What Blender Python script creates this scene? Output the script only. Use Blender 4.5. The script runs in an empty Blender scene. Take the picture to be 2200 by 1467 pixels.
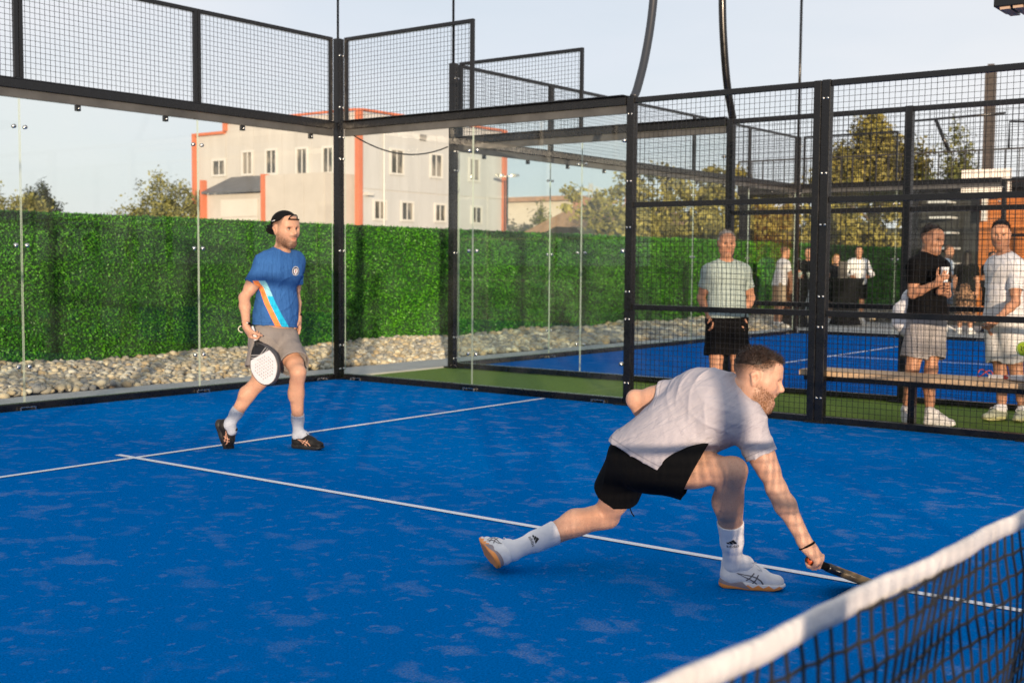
import bpy, bmesh, math, random
import numpy as np
from math import radians as rad, sin, cos, pi
from mathutils import Vector, Matrix, Quaternion
from mathutils.bvhtree import BVHTree

random.seed(7)
RNG = np.random.default_rng(11)
SC = bpy.context.scene
COL = SC.collection

# ------------------------------------------------------------------ camera
CAM_POS = np.array([-5.0684, -0.2444, 1.3938])
CAM_ROT = np.array([[0.6059166, 0.04718356, -0.79412769],
                    [-0.79548904, 0.04583673, -0.60423189],
                    [0.0078904, 0.99783401, 0.06530724]])
cd = bpy.data.cameras.new('camera')
cam = bpy.data.objects.new('camera', cd)
COL.objects.link(cam)
mw = Matrix([list(CAM_ROT[i]) + [CAM_POS[i]] for i in range(3)] + [[0, 0, 0, 1]])
cam.matrix_world = mw
cd.sensor_width = 36.0
cd.lens = 2576.3 / 2200 * 36
cd.clip_start = 0.05
cd.clip_end = 3000
cd.dof.use_dof = True
cd.dof.focus_distance = 5.6
cd.dof.aperture_fstop = 4.2
SC.camera = cam

# ------------------------------------------------------------------ light, sky, exposure
SUN_AZ, SUN_EL = 48.0, 5.2          # heading of the light (deg from +Y towards +X), elevation
sd = bpy.data.lights.new('sun', 'SUN')
sd.energy = 5.0
sd.angle = rad(0.6)
sd.color = (1.0, 0.77, 0.54)
sun = bpy.data.objects.new('sun', sd)
COL.objects.link(sun)
ldir = Vector((sin(rad(SUN_AZ)) * cos(rad(SUN_EL)), cos(rad(SUN_AZ)) * cos(rad(SUN_EL)), -sin(rad(SUN_EL))))
sun.rotation_euler = ldir.to_track_quat('-Z', 'Y').to_euler()

W = bpy.data.worlds.new('World')
SC.world = W
W.use_nodes = True
nt = W.node_tree
N, L = nt.nodes, nt.links
N.clear()
out = N.new('ShaderNodeOutputWorld')
bg = N.new('ShaderNodeBackground')
sky = N.new('ShaderNodeTexSky')
sky.sky_type = 'NISHITA'
sky.sun_disc = False
sky.sun_elevation = rad(SUN_EL)
sky.sun_rotation = rad(SUN_AZ + 180)
sky.air_density = 1.0
sky.dust_density = 0.1
sky.ozone_density = 2.0
# thin high cloud veil mixed over the clear sky
tc = N.new('ShaderNodeTexCoord')
mp = N.new('ShaderNodeMapping')
mp.inputs['Scale'].default_value = (1.0, 1.0, 3.6)
mp.inputs['Location'].default_value = (0.35, 0.1, 0.0)
nz = N.new('ShaderNodeTexNoise')
nz.inputs['Scale'].default_value = 2.1
nz.inputs['Detail'].default_value = 7
nz.inputs['Roughness'].default_value = 0.55
cr = N.new('ShaderNodeValToRGB')
cr.color_ramp.elements[0].position = 0.36
cr.color_ramp.elements[0].color = (0.80, 0.80, 0.80, 1)
cr.color_ramp.elements[1].position = 0.68
cr.color_ramp.elements[1].color = (0.95, 0.95, 0.95, 1)
mx = N.new('ShaderNodeMix')
mx.data_type = 'RGBA'
mx.inputs[7].default_value = (5.9, 5.9, 6.4, 1)
nz2 = N.new('ShaderNodeTexNoise')
nz2.inputs['Scale'].default_value = 1.3
nz2.inputs['Detail'].default_value = 5
cl = N.new('ShaderNodeValToRGB')
cl.color_ramp.elements[0].position = 0.36
cl.color_ramp.elements[0].color = (4.6, 4.85, 5.35, 1)
cl.color_ramp.elements[1].position = 0.64
cl.color_ramp.elements[1].color = (5.6, 5.5, 5.65, 1)
L.new(mp.outputs['Vector'], nz2.inputs['Vector'])
L.new(nz2.outputs['Fac'], cl.inputs['Fac'])
L.new(cl.outputs['Color'], mx.inputs[7])
L.new(tc.outputs['Generated'], mp.inputs['Vector'])
L.new(mp.outputs['Vector'], nz.inputs['Vector'])
L.new(nz.outputs['Fac'], cr.inputs['Fac'])
L.new(cr.outputs['Color'], mx.inputs[0])
L.new(sky.outputs['Color'], mx.inputs[6])
L.new(mx.outputs[2], bg.inputs['Color'])
bg.inputs['Strength'].default_value = 0.118
L.new(bg.outputs['Background'], out.inputs['Surface'])

SC.view_settings.view_transform = 'Standard'
SC.view_settings.look = 'None'
SC.view_settings.gamma = 1
SC.view_settings.exposure = 0.55
SC.cycles.max_bounces = 8
SC.cycles.transparent_max_bounces = 24
SC.cycles.caustics_reflective = False
SC.cycles.caustics_refractive = False
SC.cycles.use_denoising = True


# ------------------------------------------------------------------ helpers
def srgb(r, g, b):
    f = lambda c: (c / 255 / 12.92) if c / 255 <= 0.04045 else ((c / 255 + 0.055) / 1.055) ** 2.4
    return (f(r), f(g), f(b), 1)


def c4(c):
    return tuple(c) if len(c) == 4 else tuple(c) + (1,)


class Mat:
    """small wrapper that builds a principled material with procedural variation"""

    def __init__(self, name, color, rough=0.6, metal=0.0, spec=0.5):
        self.m = bpy.data.materials.new(name)
        self.m.use_nodes = True
        self.n = self.m.node_tree.nodes
        self.l = self.m.node_tree.links
        self.p = self.n['Principled BSDF']
        self.p.inputs['Base Color'].default_value = c4(color)
        self.p.inputs['Roughness'].default_value = rough
        self.p.inputs['Metallic'].default_value = metal
        self.p.inputs['Specular IOR Level'].default_value = spec
        self.col = None
        self.base = c4(color)
        self._tc = None

    def coord(self, kind='Object', scale=(1, 1, 1), rot=(0, 0, 0)):
        tc = self.n.new('ShaderNodeTexCoord')
        mp = self.n.new('ShaderNodeMapping')
        mp.inputs['Scale'].default_value = scale
        mp.inputs['Rotation'].default_value = rot
        self.l.new(tc.outputs[kind], mp.inputs['Vector'])
        return mp.outputs['Vector']

    def noise(self, scale, detail=3, rough=0.5, vec=None, dist=0.0):
        t = self.n.new('ShaderNodeTexNoise')
        t.inputs['Scale'].default_value = scale
        t.inputs['Detail'].default_value = detail
        t.inputs['Roughness'].default_value = rough
        t.inputs['Distortion'].default_value = dist
        self.l.new(vec if vec is not None else self.coord(), t.inputs['Vector'])
        return t.outputs['Fac']

    def ramp(self, fac, stops):
        r = self.n.new('ShaderNodeValToRGB')
        e = r.color_ramp.elements
        while len(e) < len(stops):
            e.new(0.5)
        for el, (p, c) in zip(e, stops):
            el.position = p
            el.color = c4(c) if hasattr(c, '__len__') else (c, c, c, 1)
        self.l.new(fac, r.inputs['Fac'])
        return r.outputs['Color']

    def math(self, op, a, b=None):
        t = self.n.new('ShaderNodeMath')
        t.operation = op
        for i, v in enumerate((a, b)):
            if v is None:
                continue
            if isinstance(v, (int, float)):
                t.inputs[i].default_value = v
            else:
                self.l.new(v, t.inputs[i])
        return t.outputs[0]

    def attr(self, name, out='Fac'):
        t = self.n.new('ShaderNodeAttribute')
        t.attribute_name = name
        return t.outputs[out]

    def mix(self, fac, a, b):
        t = self.n.new('ShaderNodeMix')
        t.data_type = 'RGBA'
        for i, v in ((0, fac), (6, a), (7, b)):
            if isinstance(v, (int, float)):
                t.inputs[i].default_value = v
            elif isinstance(v, (tuple, list)):
                t.inputs[i].default_value = c4(v)
            else:
                self.l.new(v, t.inputs[i])
        return t.outputs[2]

    def base_to(self, sock):
        self.l.new(sock, self.p.inputs['Base Color'])
        self.col = sock
        return self

    def tint(self, fac, amount_color):
        src = self.col if self.col is not None else self.base
        return self.base_to(self.mix(fac, src, amount_color))

    def vary(self, scale=8, amt=0.25, detail=4, kind='Object', vscale=(1, 1, 1)):
        """mottle the base colour"""
        f = self.noise(scale, detail, 0.6, self.coord(kind, vscale))
        f = self.ramp(f, [(0.3, 0.0), (0.7, 1.0)])
        b = self.base
        lo = tuple(x * (1 - amt) for x in b[:3])
        hi = tuple(min(1, x * (1 + amt)) for x in b[:3])
        return self.base_to(self.mix(f, lo, hi))

    def bump(self, fac, strength=0.3, dist=0.01):
        b = self.n.new('ShaderNodeBump')
        b.inputs['Strength'].default_value = strength
        b.inputs['Distance'].default_value = dist
        self.l.new(fac, b.inputs['Height'])
        prev = self.p.inputs['Normal']
        if prev.is_linked:
            self.l.new(prev.links[0].from_socket, b.inputs['Normal'])
        self.l.new(b.outputs['Normal'], self.p.inputs['Normal'])
        return self

    def rough_to(self, sock):
        self.l.new(sock, self.p.inputs['Roughness'])
        return self


def mesh_np(name, V, F, mats=(), smooth=False, parent=None, mi=None, attrs=None, loc=None):
    """object from numpy vertices and faces (F: one (n,k) array)"""
    V = np.asarray(V, np.float32)
    F = np.asarray(F, np.int32)
    me = bpy.data.meshes.new(name)
    n, k = F.shape
    me.vertices.add(len(V))
    me.vertices.foreach_set('co', V.ravel())
    me.loops.add(n * k)
    me.loops.foreach_set('vertex_index', F.ravel())
    me.polygons.add(n)
    me.polygons.foreach_set('loop_start', np.arange(0, n * k, k, dtype=np.int32))
    me.polygons.foreach_set('loop_total', np.full(n, k, np.int32))
    if smooth:
        me.polygons.foreach_set('use_smooth', np.ones(n, bool))
    if mi is not None:
        me.polygons.foreach_set('material_index', np.asarray(mi, np.int32))
    me.update(calc_edges=True)
    for an, arr in (attrs or {}).items():
        arr = np.asarray(arr, np.float32)
        if arr.ndim == 1:
            a = me.attributes.new(an, 'FLOAT', 'POINT')
            a.data.foreach_set('value', arr)
        else:
            a = me.attributes.new(an, 'FLOAT_COLOR', 'POINT')
            if arr.shape[1] == 3:
                arr = np.hstack([arr, np.ones((len(arr), 1), np.float32)])
            a.data.foreach_set('color', arr.ravel())
    return link(name, me, mats, parent, loc)


def link(name, me, mats=(), parent=None, loc=None):
    for m in (mats if isinstance(mats, (list, tuple)) else [mats]):
        me.materials.append(m.m if isinstance(m, Mat) else m)
    o = bpy.data.objects.new(name, me)
    COL.objects.link(o)
    if loc is not None:
        o.location = loc
    if parent is not None:
        o.parent = parent
        # geometry is given in world space: cancel the parent's transform
        pm = parent_matrix(parent)
        o.matrix_parent_inverse = pm.inverted()
    return o


def parent_matrix(o):
    m = Matrix.LocRotScale(o.location, o.rotation_euler, o.scale)
    if o.parent is not None:
        m = parent_matrix(o.parent) @ o.matrix_parent_inverse @ m
    return m


def empty(name, loc=(0, 0, 0)):
    o = bpy.data.objects.new(name, None)
    COL.objects.link(o)
    o.location = loc
    o.empty_display_size = 0.2
    return o


def tag(o, label=None, cat=None, group=None, kind=None):
    if label:
        o['label'] = label
    if cat:
        o['category'] = cat
    if group:
        o['group'] = group
    if kind:
        o['kind'] = kind
    return o


class MB:
    """collects boxes, bars, tubes and polygons; build() makes ONE mesh object"""

    def __init__(self):
        self.v, self.f, self.m, self.s = [], [], [], []

    def add(self, verts, faces, mi=0, smooth=False):
        o = len(self.v)
        self.v += [tuple(map(float, p)) for p in verts]
        for f in faces:
            self.f.append(tuple(i + o for i in f))
            self.m.append(mi)
            self.s.append(smooth)

    def box(self, lo, hi, mi=0):
        x0, y0, z0 = lo
        x1, y1, z1 = hi
        self.add([(x0, y0, z0), (x1, y0, z0), (x1, y1, z0), (x0, y1, z0), (x0, y0, z1), (x1, y0, z1), (x1, y1, z1), (x0, y1, z1)],
                 [(0, 3, 2, 1), (4, 5, 6, 7), (0, 1, 5, 4), (1, 2, 6, 5), (2, 3, 7, 6), (3, 0, 4, 7)], mi)

    def cbox(self, c, h, mi=0):
        self.box([c[i] - h[i] for i in range(3)], [c[i] + h[i] for i in range(3)], mi)

    def obox(self, c, ax, ay, az, mi=0):
        """oriented box from centre and half axis vectors"""
        c, ax, ay, az = map(np.array, (c, ax, ay, az))
        p = [c + sx * ax + sy * ay + sz * az for sz in (-1, 1) for sx, sy in ((-1, -1), (1, -1), (1, 1), (-1, 1))]
        self.add(p, [(0, 3, 2, 1), (4, 5, 6, 7), (0, 1, 5, 4), (1, 2, 6, 5), (2, 3, 7, 6), (3, 0, 4, 7)], mi)

    def bar(self, a, b, w, h=None, mi=0, up=(0, 0, 1)):
        a, b = np.array(a, float), np.array(b, float)
        h = h or w
        d = b - a
        ln = np.linalg.norm(d)
        d /= ln
        up = np.array(up, float)
        if abs(d @ up) > 0.95:
            up = np.array((0, 1.0, 0))
        s = np.cross(d, up)
        s /= np.linalg.norm(s)
        u = np.cross(s, d)
        self.obox((a + b) / 2, d * ln / 2, s * w / 2, u * h / 2, mi)

    def tube(self, pts, r, seg=8, mi=0, cap=True):
        pts = [np.array(p, float) for p in pts]
        n = len(pts)
        rs = r if hasattr(r, '__len__') else [r] * n
        rings = []
        ch = np.abs(pts[-1] - pts[0])
        ref = np.eye(3)[int(np.argmin(ch))] if ch.max() > 1e-6 else np.array((0, 0, 1.0))
        for i, p in enumerate(pts):
            d = pts[min(i + 1, n - 1)] - pts[max(i - 1, 0)]
            d = d / (np.linalg.norm(d) + 1e-9)
            if abs(d @ ref) > 0.995:
                ref = np.array((0, 1.0, 0)) if abs(d[1]) < 0.9 else np.array((1.0, 0, 0))
            s = np.cross(d, ref)
            s /= np.linalg.norm(s)
            u = np.cross(s, d)
            rings.append([p + rs[i] * (s * cos(2 * pi * k / seg) + u * sin(2 * pi * k / seg)) for k in range(seg)])
        v = [q for r_ in rings for q in r_]
        f = []
        for i in range(n - 1):
            for k in range(seg):
                k2 = (k + 1) % seg
                f.append((i * seg + k, i * seg + k2, (i + 1) * seg + k2, (i + 1) * seg + k))
        if cap:
            f.append(tuple(range(seg))[::-1])
            f.append(tuple((n - 1) * seg + k for k in range(seg)))
        self.add(v, f, mi, True)

    def cyl(self, a, b, r, seg=12, mi=0):
        self.tube([a, b], r, seg, mi)

    def poly(self, pts, mi=0):
        self.add(pts, [tuple(range(len(pts)))], mi)

    def prism(self, pts2, o, ux, uy, un, t, mi=0):
        """outline in the plane (ux, uy) at o, extruded by t along un"""
        o, ux, uy, un = map(lambda a: np.array(a, float), (o, ux, uy, un))
        n = len(pts2)
        a = [o + ux * x + uy * y for x, y in pts2]
        b = [p + un * t for p in a]
        f = [tuple(range(n))[::-1], tuple(range(n, 2 * n))] + [(i, (i + 1) % n, n + (i + 1) % n, n + i) for i in range(n)]
        self.add(a + b, f, mi)

    def build(self, name, mats, parent=None, bevel=0.0, smooth=None):
        me = bpy.data.meshes.new(name)
        me.from_pydata(self.v, [], self.f)
        me.polygons.foreach_set('material_index', np.array(self.m, np.int32))
        s = np.array(self.s, bool)
        if smooth:
            s[:] = True
        me.polygons.foreach_set('use_smooth', s)
        me.update()
        o = link(name, me, mats, parent)
        if bevel:
            b = o.modifiers.new('bevel', 'BEVEL')
            b.width = bevel
            b.segments = 2
            b.limit_method = 'ANGLE'
        return o


def text_polys(body, size):
    """triangles (in 2D) of a line of lettering, origin at its centre"""
    c = bpy.data.curves.new('lettering', 'FONT')
    c.body = body
    c.size = size
    c.align_x = 'CENTER'
    c.align_y = 'CENTER'
    c.resolution_u = 2
    o = bpy.data.objects.new('lettering', c)
    COL.objects.link(o)
    dg = bpy.context.evaluated_depsgraph_get()
    me = bpy.data.meshes.new_from_object(o.evaluated_get(dg))
    polys = [[(me.vertices[i].co.x, me.vertices[i].co.y) for i in p.vertices] for p in me.polygons]
    bpy.data.objects.remove(o)
    bpy.data.curves.remove(c)
    bpy.data.meshes.remove(me)
    return polys
# ------------------------------------------------------------------ materials of the place
def turf_mat(name, blue, patch, amount, seed):
    m = Mat(name, blue, 0.95, spec=0.0)
    fine = m.noise(105, 4, 0.85, m.coord('Object', (1, 1, 1)))
    big = m.noise(0.35, 3, 0.5)
    base = m.mix(m.ramp(fine, [(0.25, 0.0), (0.75, 1.0)]), tuple(c * 0.45 for c in blue[:3]), tuple(min(1, c * 1.6) for c in blue[:3]))
    base = m.mix(m.ramp(big, [(0.35, 0.0), (0.7, 0.35)]), base, tuple(c * 0.8 for c in blue[:3]))
    # drifts of silica sand lying between the fibres
    dr = m.noise(5.2, 4, 0.6, m.coord('Object', (1.0, 0.8, 1), (0, 0, rad(37 + seed))), 0.25)
    dr2 = m.noise(13, 3, 0.55, m.coord('Object', (1, 1, 1), (0, 0, rad(12 + seed))), 0.2)
    zone = m.noise(0.42, 2, 0.5, m.coord('Object', (1, 1, 1), (0, 0, rad(seed * 9))))
    grain = m.noise(95, 2, 0.8)
    k = m.math('MULTIPLY', m.ramp(dr, [(0.55, 0.0), (0.66, 1.0)]), m.ramp(zone, [(0.35, 0.15), (0.60, 1.0)]))
    k2 = m.math('MULTIPLY', m.ramp(dr2, [(0.60, 0.0), (0.68, 0.8)]), m.ramp(zone, [(0.30, 0.5), (0.60, 1.0)]))
    k = m.math('MAXIMUM', k, k2)
    k = m.math('MULTIPLY', k, m.ramp(grain, [(0.36, 0.0), (0.68, 1.0)]))
    k = m.math('MULTIPLY', k, amount)
    m.base_to(m.mix(k, base, patch))
    m.bump(fine, 0.5, 0.006)
    m.bump(m.noise(70, 2), 0.25, 0.01)
    return m


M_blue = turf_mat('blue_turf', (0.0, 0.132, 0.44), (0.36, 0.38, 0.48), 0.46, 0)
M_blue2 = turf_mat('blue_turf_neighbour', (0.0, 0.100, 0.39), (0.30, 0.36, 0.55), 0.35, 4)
M_green = Mat('green_carpet', (0.125, 0.195, 0.035), 0.95, spec=0.1)
M_green.vary(40, 0.25)
M_green.bump(M_green.noise(180, 2), 0.4, 0.006)
M_line = Mat('white_line_turf', (0.78, 0.79, 0.82), 0.9, spec=0.1)
M_line.vary(60, 0.10)
M_line.bump(M_line.noise(200, 2), 0.5, 0.006)
M_conc = Mat('concrete', (0.36, 0.36, 0.355), 0.85)
M_conc.vary(3.0, 0.13, 6)
M_conc.bump(M_conc.noise(60, 4), 0.15, 0.004)
M_soil = Mat('dusty_ground', (0.20, 0.17, 0.12), 0.95)
M_soil.vary(0.8, 0.35, 6)
M_steel = Mat('black_powder_coated_steel', (0.004, 0.004, 0.0045), 0.28, spec=0.45)
M_steel.rough_to(M_steel.ramp(M_steel.noise(14, 4), [(0.3, 0.20), (0.7, 0.36)]))
M_wire = Mat('black_mesh_wire', (0.007, 0.006, 0.006), 0.38, spec=0.4)
M_bolt = Mat('brushed_stainless', (0.62, 0.61, 0.58), 0.22, metal=1.0)
M_bolt.rough_to(M_bolt.ramp(M_bolt.noise(40, 2), [(0.3, 0.18), (0.7, 0.34)]))
M_strip = Mat('grey_strip_finish', (0.06, 0.06, 0.058), 0.45)  # plain grey strip just below the top beam
M_strip.vary(3, 0.35)
M_rubber = Mat('black_rubber', (0.012, 0.012, 0.012), 0.7)


def glass_mat():
    m = bpy.data.materials.new('toughened_glass')
    m.use_nodes = True
    n, l = m.node_tree.nodes, m.node_tree.links
    n.clear()
    o = n.new('ShaderNodeOutputMaterial')
    tr = n.new('ShaderNodeBsdfTransparent')
    tr.inputs['Color'].default_value = (0.955, 0.975, 0.965, 1)
    gl = n.new('ShaderNodeBsdfGlossy')
    gl.inputs['Roughness'].default_value = 0.0
    df = n.new('ShaderNodeBsdfDiffuse')
    df.inputs['Color'].default_value = (0.75, 0.76, 0.74, 1)
    lw = n.new('ShaderNodeLayerWeight')          # facing = 1 - |cos|, the same on both faces of a pane
    lw.inputs['Blend'].default_value = 0.5
    pw = n.new('ShaderNodeMath')
    pw.operation = 'POWER'
    pw.inputs[1].default_value = 5.0
    fr = n.new('ShaderNodeMath')
    fr.operation = 'MULTIPLY_ADD'
    fr.inputs[1].default_value = 0.75
    fr.inputs[2].default_value = 0.019
    l.new(lw.outputs['Facing'], pw.inputs[0])
    l.new(pw.outputs[0], fr.inputs[0])
    tc = n.new('ShaderNodeTexCoord')
    nz = n.new('ShaderNodeTexNoise')
    nz.inputs['Scale'].default_value = 2.2
    nz.inputs['Detail'].default_value = 6
    cr = n.new('ShaderNodeValToRGB')
    cr.color_ramp.elements[0].position = 0.42
    cr.color_ramp.elements[0].color = (0.0, 0.0, 0.0, 1)
    cr.color_ramp.elements[1].position = 0.75
    cr.color_ramp.elements[1].color = (0.012, 0.012, 0.012, 1)
    l.new(tc.outputs['Object'], nz.inputs['Vector'])
    l.new(nz.outputs['Fac'], cr.inputs['Fac'])
    m1 = n.new('ShaderNodeMixShader')
    m2 = n.new('ShaderNodeMixShader')
    l.new(cr.outputs['Color'], m1.inputs[0])
    l.new(tr.outputs[0], m1.inputs[1])
    l.new(df.outputs[0], m1.inputs[2])
    l.new(fr.outputs[0], m2.inputs[0])
    l.new(m1.outputs[0], m2.inputs[1])
    l.new(gl.outputs[0], m2.inputs[2])
    l.new(m2.outputs[0], o.inputs['Surface'])
    return m


M_glass = glass_mat()
M_gedge = Mat('ground_glass_edge', (0.42, 0.50, 0.43), 0.35)

# ------------------------------------------------------------------ ground and courts
def sheet(name, x0, y0, x1, y1, z, mat, kind='structure'):
    b = MB()
    b.add([(x0, y0, z), (x1, y0, z), (x1, y1, z), (x0, y1, z)], [(0, 1, 2, 3)])
    return tag(b.build(name, mat), kind=kind)


sheet('ground', -400, -400, 900, 900, -0.03, M_soil)
sheet('green_carpet', -12, -16, 20.5, 10.22, -0.008, M_green)
sheet('court_floor', -5.0, -10.0, 5.0, 10.0, 0.0, M_blue)
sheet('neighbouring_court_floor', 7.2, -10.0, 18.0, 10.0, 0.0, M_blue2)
b = MB()
b.box((-14, 10.12, -0.02), (24, 10.98, 0.012))
b.box((18.2, -16, -0.02), (24, 10.10, 0.010))
tag(b.build('concrete_path', M_conc), kind='structure')


def flat_quad(b, x0, y0, x1, y1, z):
    b.add([(x0, y0, z), (x1, y0, z), (x1, y1, z), (x0, y1, z)], [(0, 1, 2, 3)])


b = MB()
for (y0, y1) in ((6.925, 6.975), (-6.975, -6.925)):
    flat_quad(b, -4.97, y0, 4.94, y1, 0.004)
flat_quad(b, -0.025, -7.15, 0.025, -6.975, 0.004)
flat_quad(b, -0.025, -6.925, 0.025, 6.925, 0.004)
flat_quad(b, -0.025, 6.975, 0.025, 7.15, 0.004)
tag(b.build('court_line', M_line), kind='structure')
b = MB()
flat_quad(b, 7.3, 6.965, 17.9, 7.015, 0.004)
flat_quad(b, 12.575, -7.0, 12.625, 6.965, 0.004)
flat_quad(b, 12.575, 7.015, 12.625, 7.2, 0.004)
tag(b.build('neighbouring_court_line', M_line), kind='structure')

# ------------------------------------------------------------------ river stones between path and hedge
def ico(sub=1):
    bm = bmesh.new()
    bmesh.ops.create_icosphere(bm, subdivisions=sub, radius=1.0)
    V = np.array([v.co[:] for v in bm.verts])
    F = np.array([[v.index for v in f.verts] for f in bm.faces])
    bm.free()
    return V, F


def stones():
    V0, F0 = ico(1)
    Vs, Fs, Cs = [], [], []
    off = 0
    xs = []
    x = -3.0
    n = 0
    pal = np.array([(0.50, 0.41, 0.28), (0.38, 0.34, 0.28), (0.58, 0.49, 0.35), (0.33, 0.29, 0.24), (0.44, 0.33, 0.20), (0.56, 0.52, 0.44), (0.26, 0.25, 0.24)])
    while x < 34:
        size = 0.042 if x < 12 else 0.07
        step = size * 1.55
        y = 11.0
        while y < 13.8:
            jx, jy = RNG.uniform(-0.5, 0.5, 2) * step
            r = size * RNG.uniform(0.65, 1.5)
            rr = np.array([r * RNG.uniform(0.9, 1.45), r * RNG.uniform(0.75, 1.1), r * RNG.uniform(0.55, 0.85)])
            a = RNG.uniform(0, 6.28)
            t = RNG.uniform(-0.5, 0.5)
            ca, sa, ct, st = cos(a), sin(a), cos(t), sin(t)
            V = V0 * (1 + 0.10 * np.sin(V0[:, [1, 2, 0]] * 3 + RNG.uniform(0, 6, 3)))
            V = V * rr
            V = np.stack([V[:, 0] * ct + V[:, 2] * st, V[:, 1], -V[:, 0] * st + V[:, 2] * ct], 1)
            V = np.stack([V[:, 0] * ca - V[:, 1] * sa, V[:, 0] * sa + V[:, 1] * ca, V[:, 2]], 1)
            z = 0.0 + 0.012 * (y - 11.0) + RNG.uniform(0, 0.05) + 0.03 * sin(x * 1.7 + y * 2.1)
            Vs.append(V + (x + jx, y + jy, z))
            Fs.append(F0 + off)
            off += len(V0)
            c = pal[RNG.integers(len(pal))] * RNG.uniform(0.75, 1.2)
            Cs.append(np.tile(c, (len(V0), 1)))
            y += step
        x += step
    m = Mat('river_stone', (0.4, 0.36, 0.3), 0.8)
    m.base_to(m.attr('stone', 'Color'))
    m.bump(m.noise(30, 4), 0.2, 0.01)
    o = mesh_np('river_stones', np.vstack(Vs), np.vstack(Fs), m, True, attrs={'stone': np.vstack(Cs)})
    tag(o, 'pale river stones laid in a bed between the concrete path and the green hedge', 'stones', kind='stuff')
    sheet('stone_bed', -8, 10.98, 40, 14.2, -0.01, Mat('stone_bed_soil', (0.11, 0.095, 0.075), 0.95))


stones()

# ------------------------------------------------------------------ artificial hedge wall
def leaf_cards(P, Nrm, size, rng, spread=1.0):
    """two-triangle folded leaves at P, facing roughly along Nrm"""
    n = len(P)
    d = rng.normal(size=(n, 3)) * spread + Nrm
    d /= np.linalg.norm(d, axis=1)[:, None]
    t = rng.normal(size=(n, 3))
    t -= d * (t * d).sum(1)[:, None]
    t /= np.linalg.norm(t, axis=1)[:, None]
    s = np.cross(d, t)
    ln = size * rng.uniform(0.7, 1.35, n)[:, None]
    w = ln * 0.55
    V = np.stack([P - t * ln * 0.5, P + s * w * 0.5 + d * w * 0.25, P + t * ln * 0.5, P - s * w * 0.5 + d * w * 0.25], 1).reshape(-1, 3)
    i = np.arange(n)[:, None] * 4
    return V, np.hstack([i, i + 1, i + 2, i + 3])


def leaf_mat(name, c1, c2, rough=0.5, trans=0.25):
    m = Mat(name, c1, rough, spec=0.3)
    f = m.attr('tone')
    m.base_to(m.mix(f, c1, c2))
    return m


M_hleaf = leaf_mat('plastic_hedge_leaf', (0.010, 0.105, 0.003), (0.12, 0.40, 0.010), 0.42)
M_hback = Mat('hedge_backing', (0.008, 0.050, 0.006), 0.9)


def hedge():
    top = tag(empty('hedge_wall', (10, 13.9, 0)), 'tall green artificial hedge wall running behind the river stones', 'hedge')
    b = MB()
    b.box((-10, 13.92, -0.02), (44, 14.06, 2.0))
    b.build('backing', M_hback, top)
    x0, x1 = -1.5, 42.0
    # density falls with distance from the viewer
    n = 150000
    u = RNG.random(n)
    x = x0 + (x1 - x0) * u ** 1.5
    z = RNG.uniform(0.0, 2.01, n)
    lump = 0.03 * np.sin(x * 4.1 + 1.3 * np.sin(z * 5)) * np.sin(z * 6.3 + x)
    y = 13.90 - RNG.uniform(0, 0.09, n) + lump
    P = np.stack([x, y, z], 1)
    V, F = leaf_cards(P, np.array([0, -0.8, 0.25]), 0.030, RNG, 0.5)
    sz = 1 + np.clip((x - 6) / 14, 0, 1.3)
    C = np.repeat(P, 4, 0)
    V = C + (V - C) * np.repeat(sz, 4)[:, None]
    tone = np.clip(RNG.normal(0.36, 0.24, n) + 0.15 * np.sin(x * 2.3) * np.sin(z * 3.1 + x), 0, 1)
    mesh_np('leaves', V, F, M_hleaf, parent=top, attrs={'tone': np.repeat(tone, 4)})


hedge()
# ------------------------------------------------------------------ court enclosures
def wire_grid(b, o, ux, uy, w, h, pitch=0.05, r=0.0017):
    """welded mesh: w x h, origin o, unit axes ux, uy"""
    o, ux, uy = map(lambda a: np.array(a, float), (o, ux, uy))
    n = np.cross(ux, uy)
    nx, ny = int(round(w / pitch)), int(round(h / pitch))
    for i in range(nx + 1):
        c = o + ux * (w * i / nx) + uy * h / 2
        b.obox(c, ux * r, n * r, uy * h / 2)
    for j in range(ny + 1):
        c = o + ux * w / 2 + uy * (h * j / ny) + n * r * 1.9
        b.obox(c, ux * w / 2, n * r, uy * r)


def pane(parent, a, b_, z0, z1, n):
    """glass pane between ground points a and b_, with polished edges"""
    a, b_ = np.array(a, float), np.array(b_, float)
    d = (b_ - a) / np.linalg.norm(b_ - a)
    a = a + d * 0.006
    b_ = b_ - d * 0.006
    ln = np.linalg.norm(b_ - a)
    m = MB()
    c = (a + b_) / 2
    c = np.array([c[0], c[1], (z0 + z1) / 2])
    nn = np.array([n[0], n[1], 0.0])
    d3 = np.array([d[0], d[1], 0.0])
    m.obox(c, d3 * ln / 2, nn * 0.006, np.array([0, 0, (z1 - z0) / 2]))
    # faces: 0 bottom,1 top,2 -ay side,3 +ax,4 +ay side,5 -ax
    m.m = [1, 1, 0, 1, 0, 1]
    m.build('glass_pane', [M_glass, M_gedge], parent)


def disc_pair(top, p, n, d, off=0.055, r=0.019):
    p, n, d = np.array(p, float), np.array(n, float), np.array(d, float)
    for s in (-1, 1):
        b = MB()
        c = p + d * off * s
        b.cyl(c - n * 0.013, c + n * 0.013, r, 12)
        b.build('glass_clamp', M_bolt, top)


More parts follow.
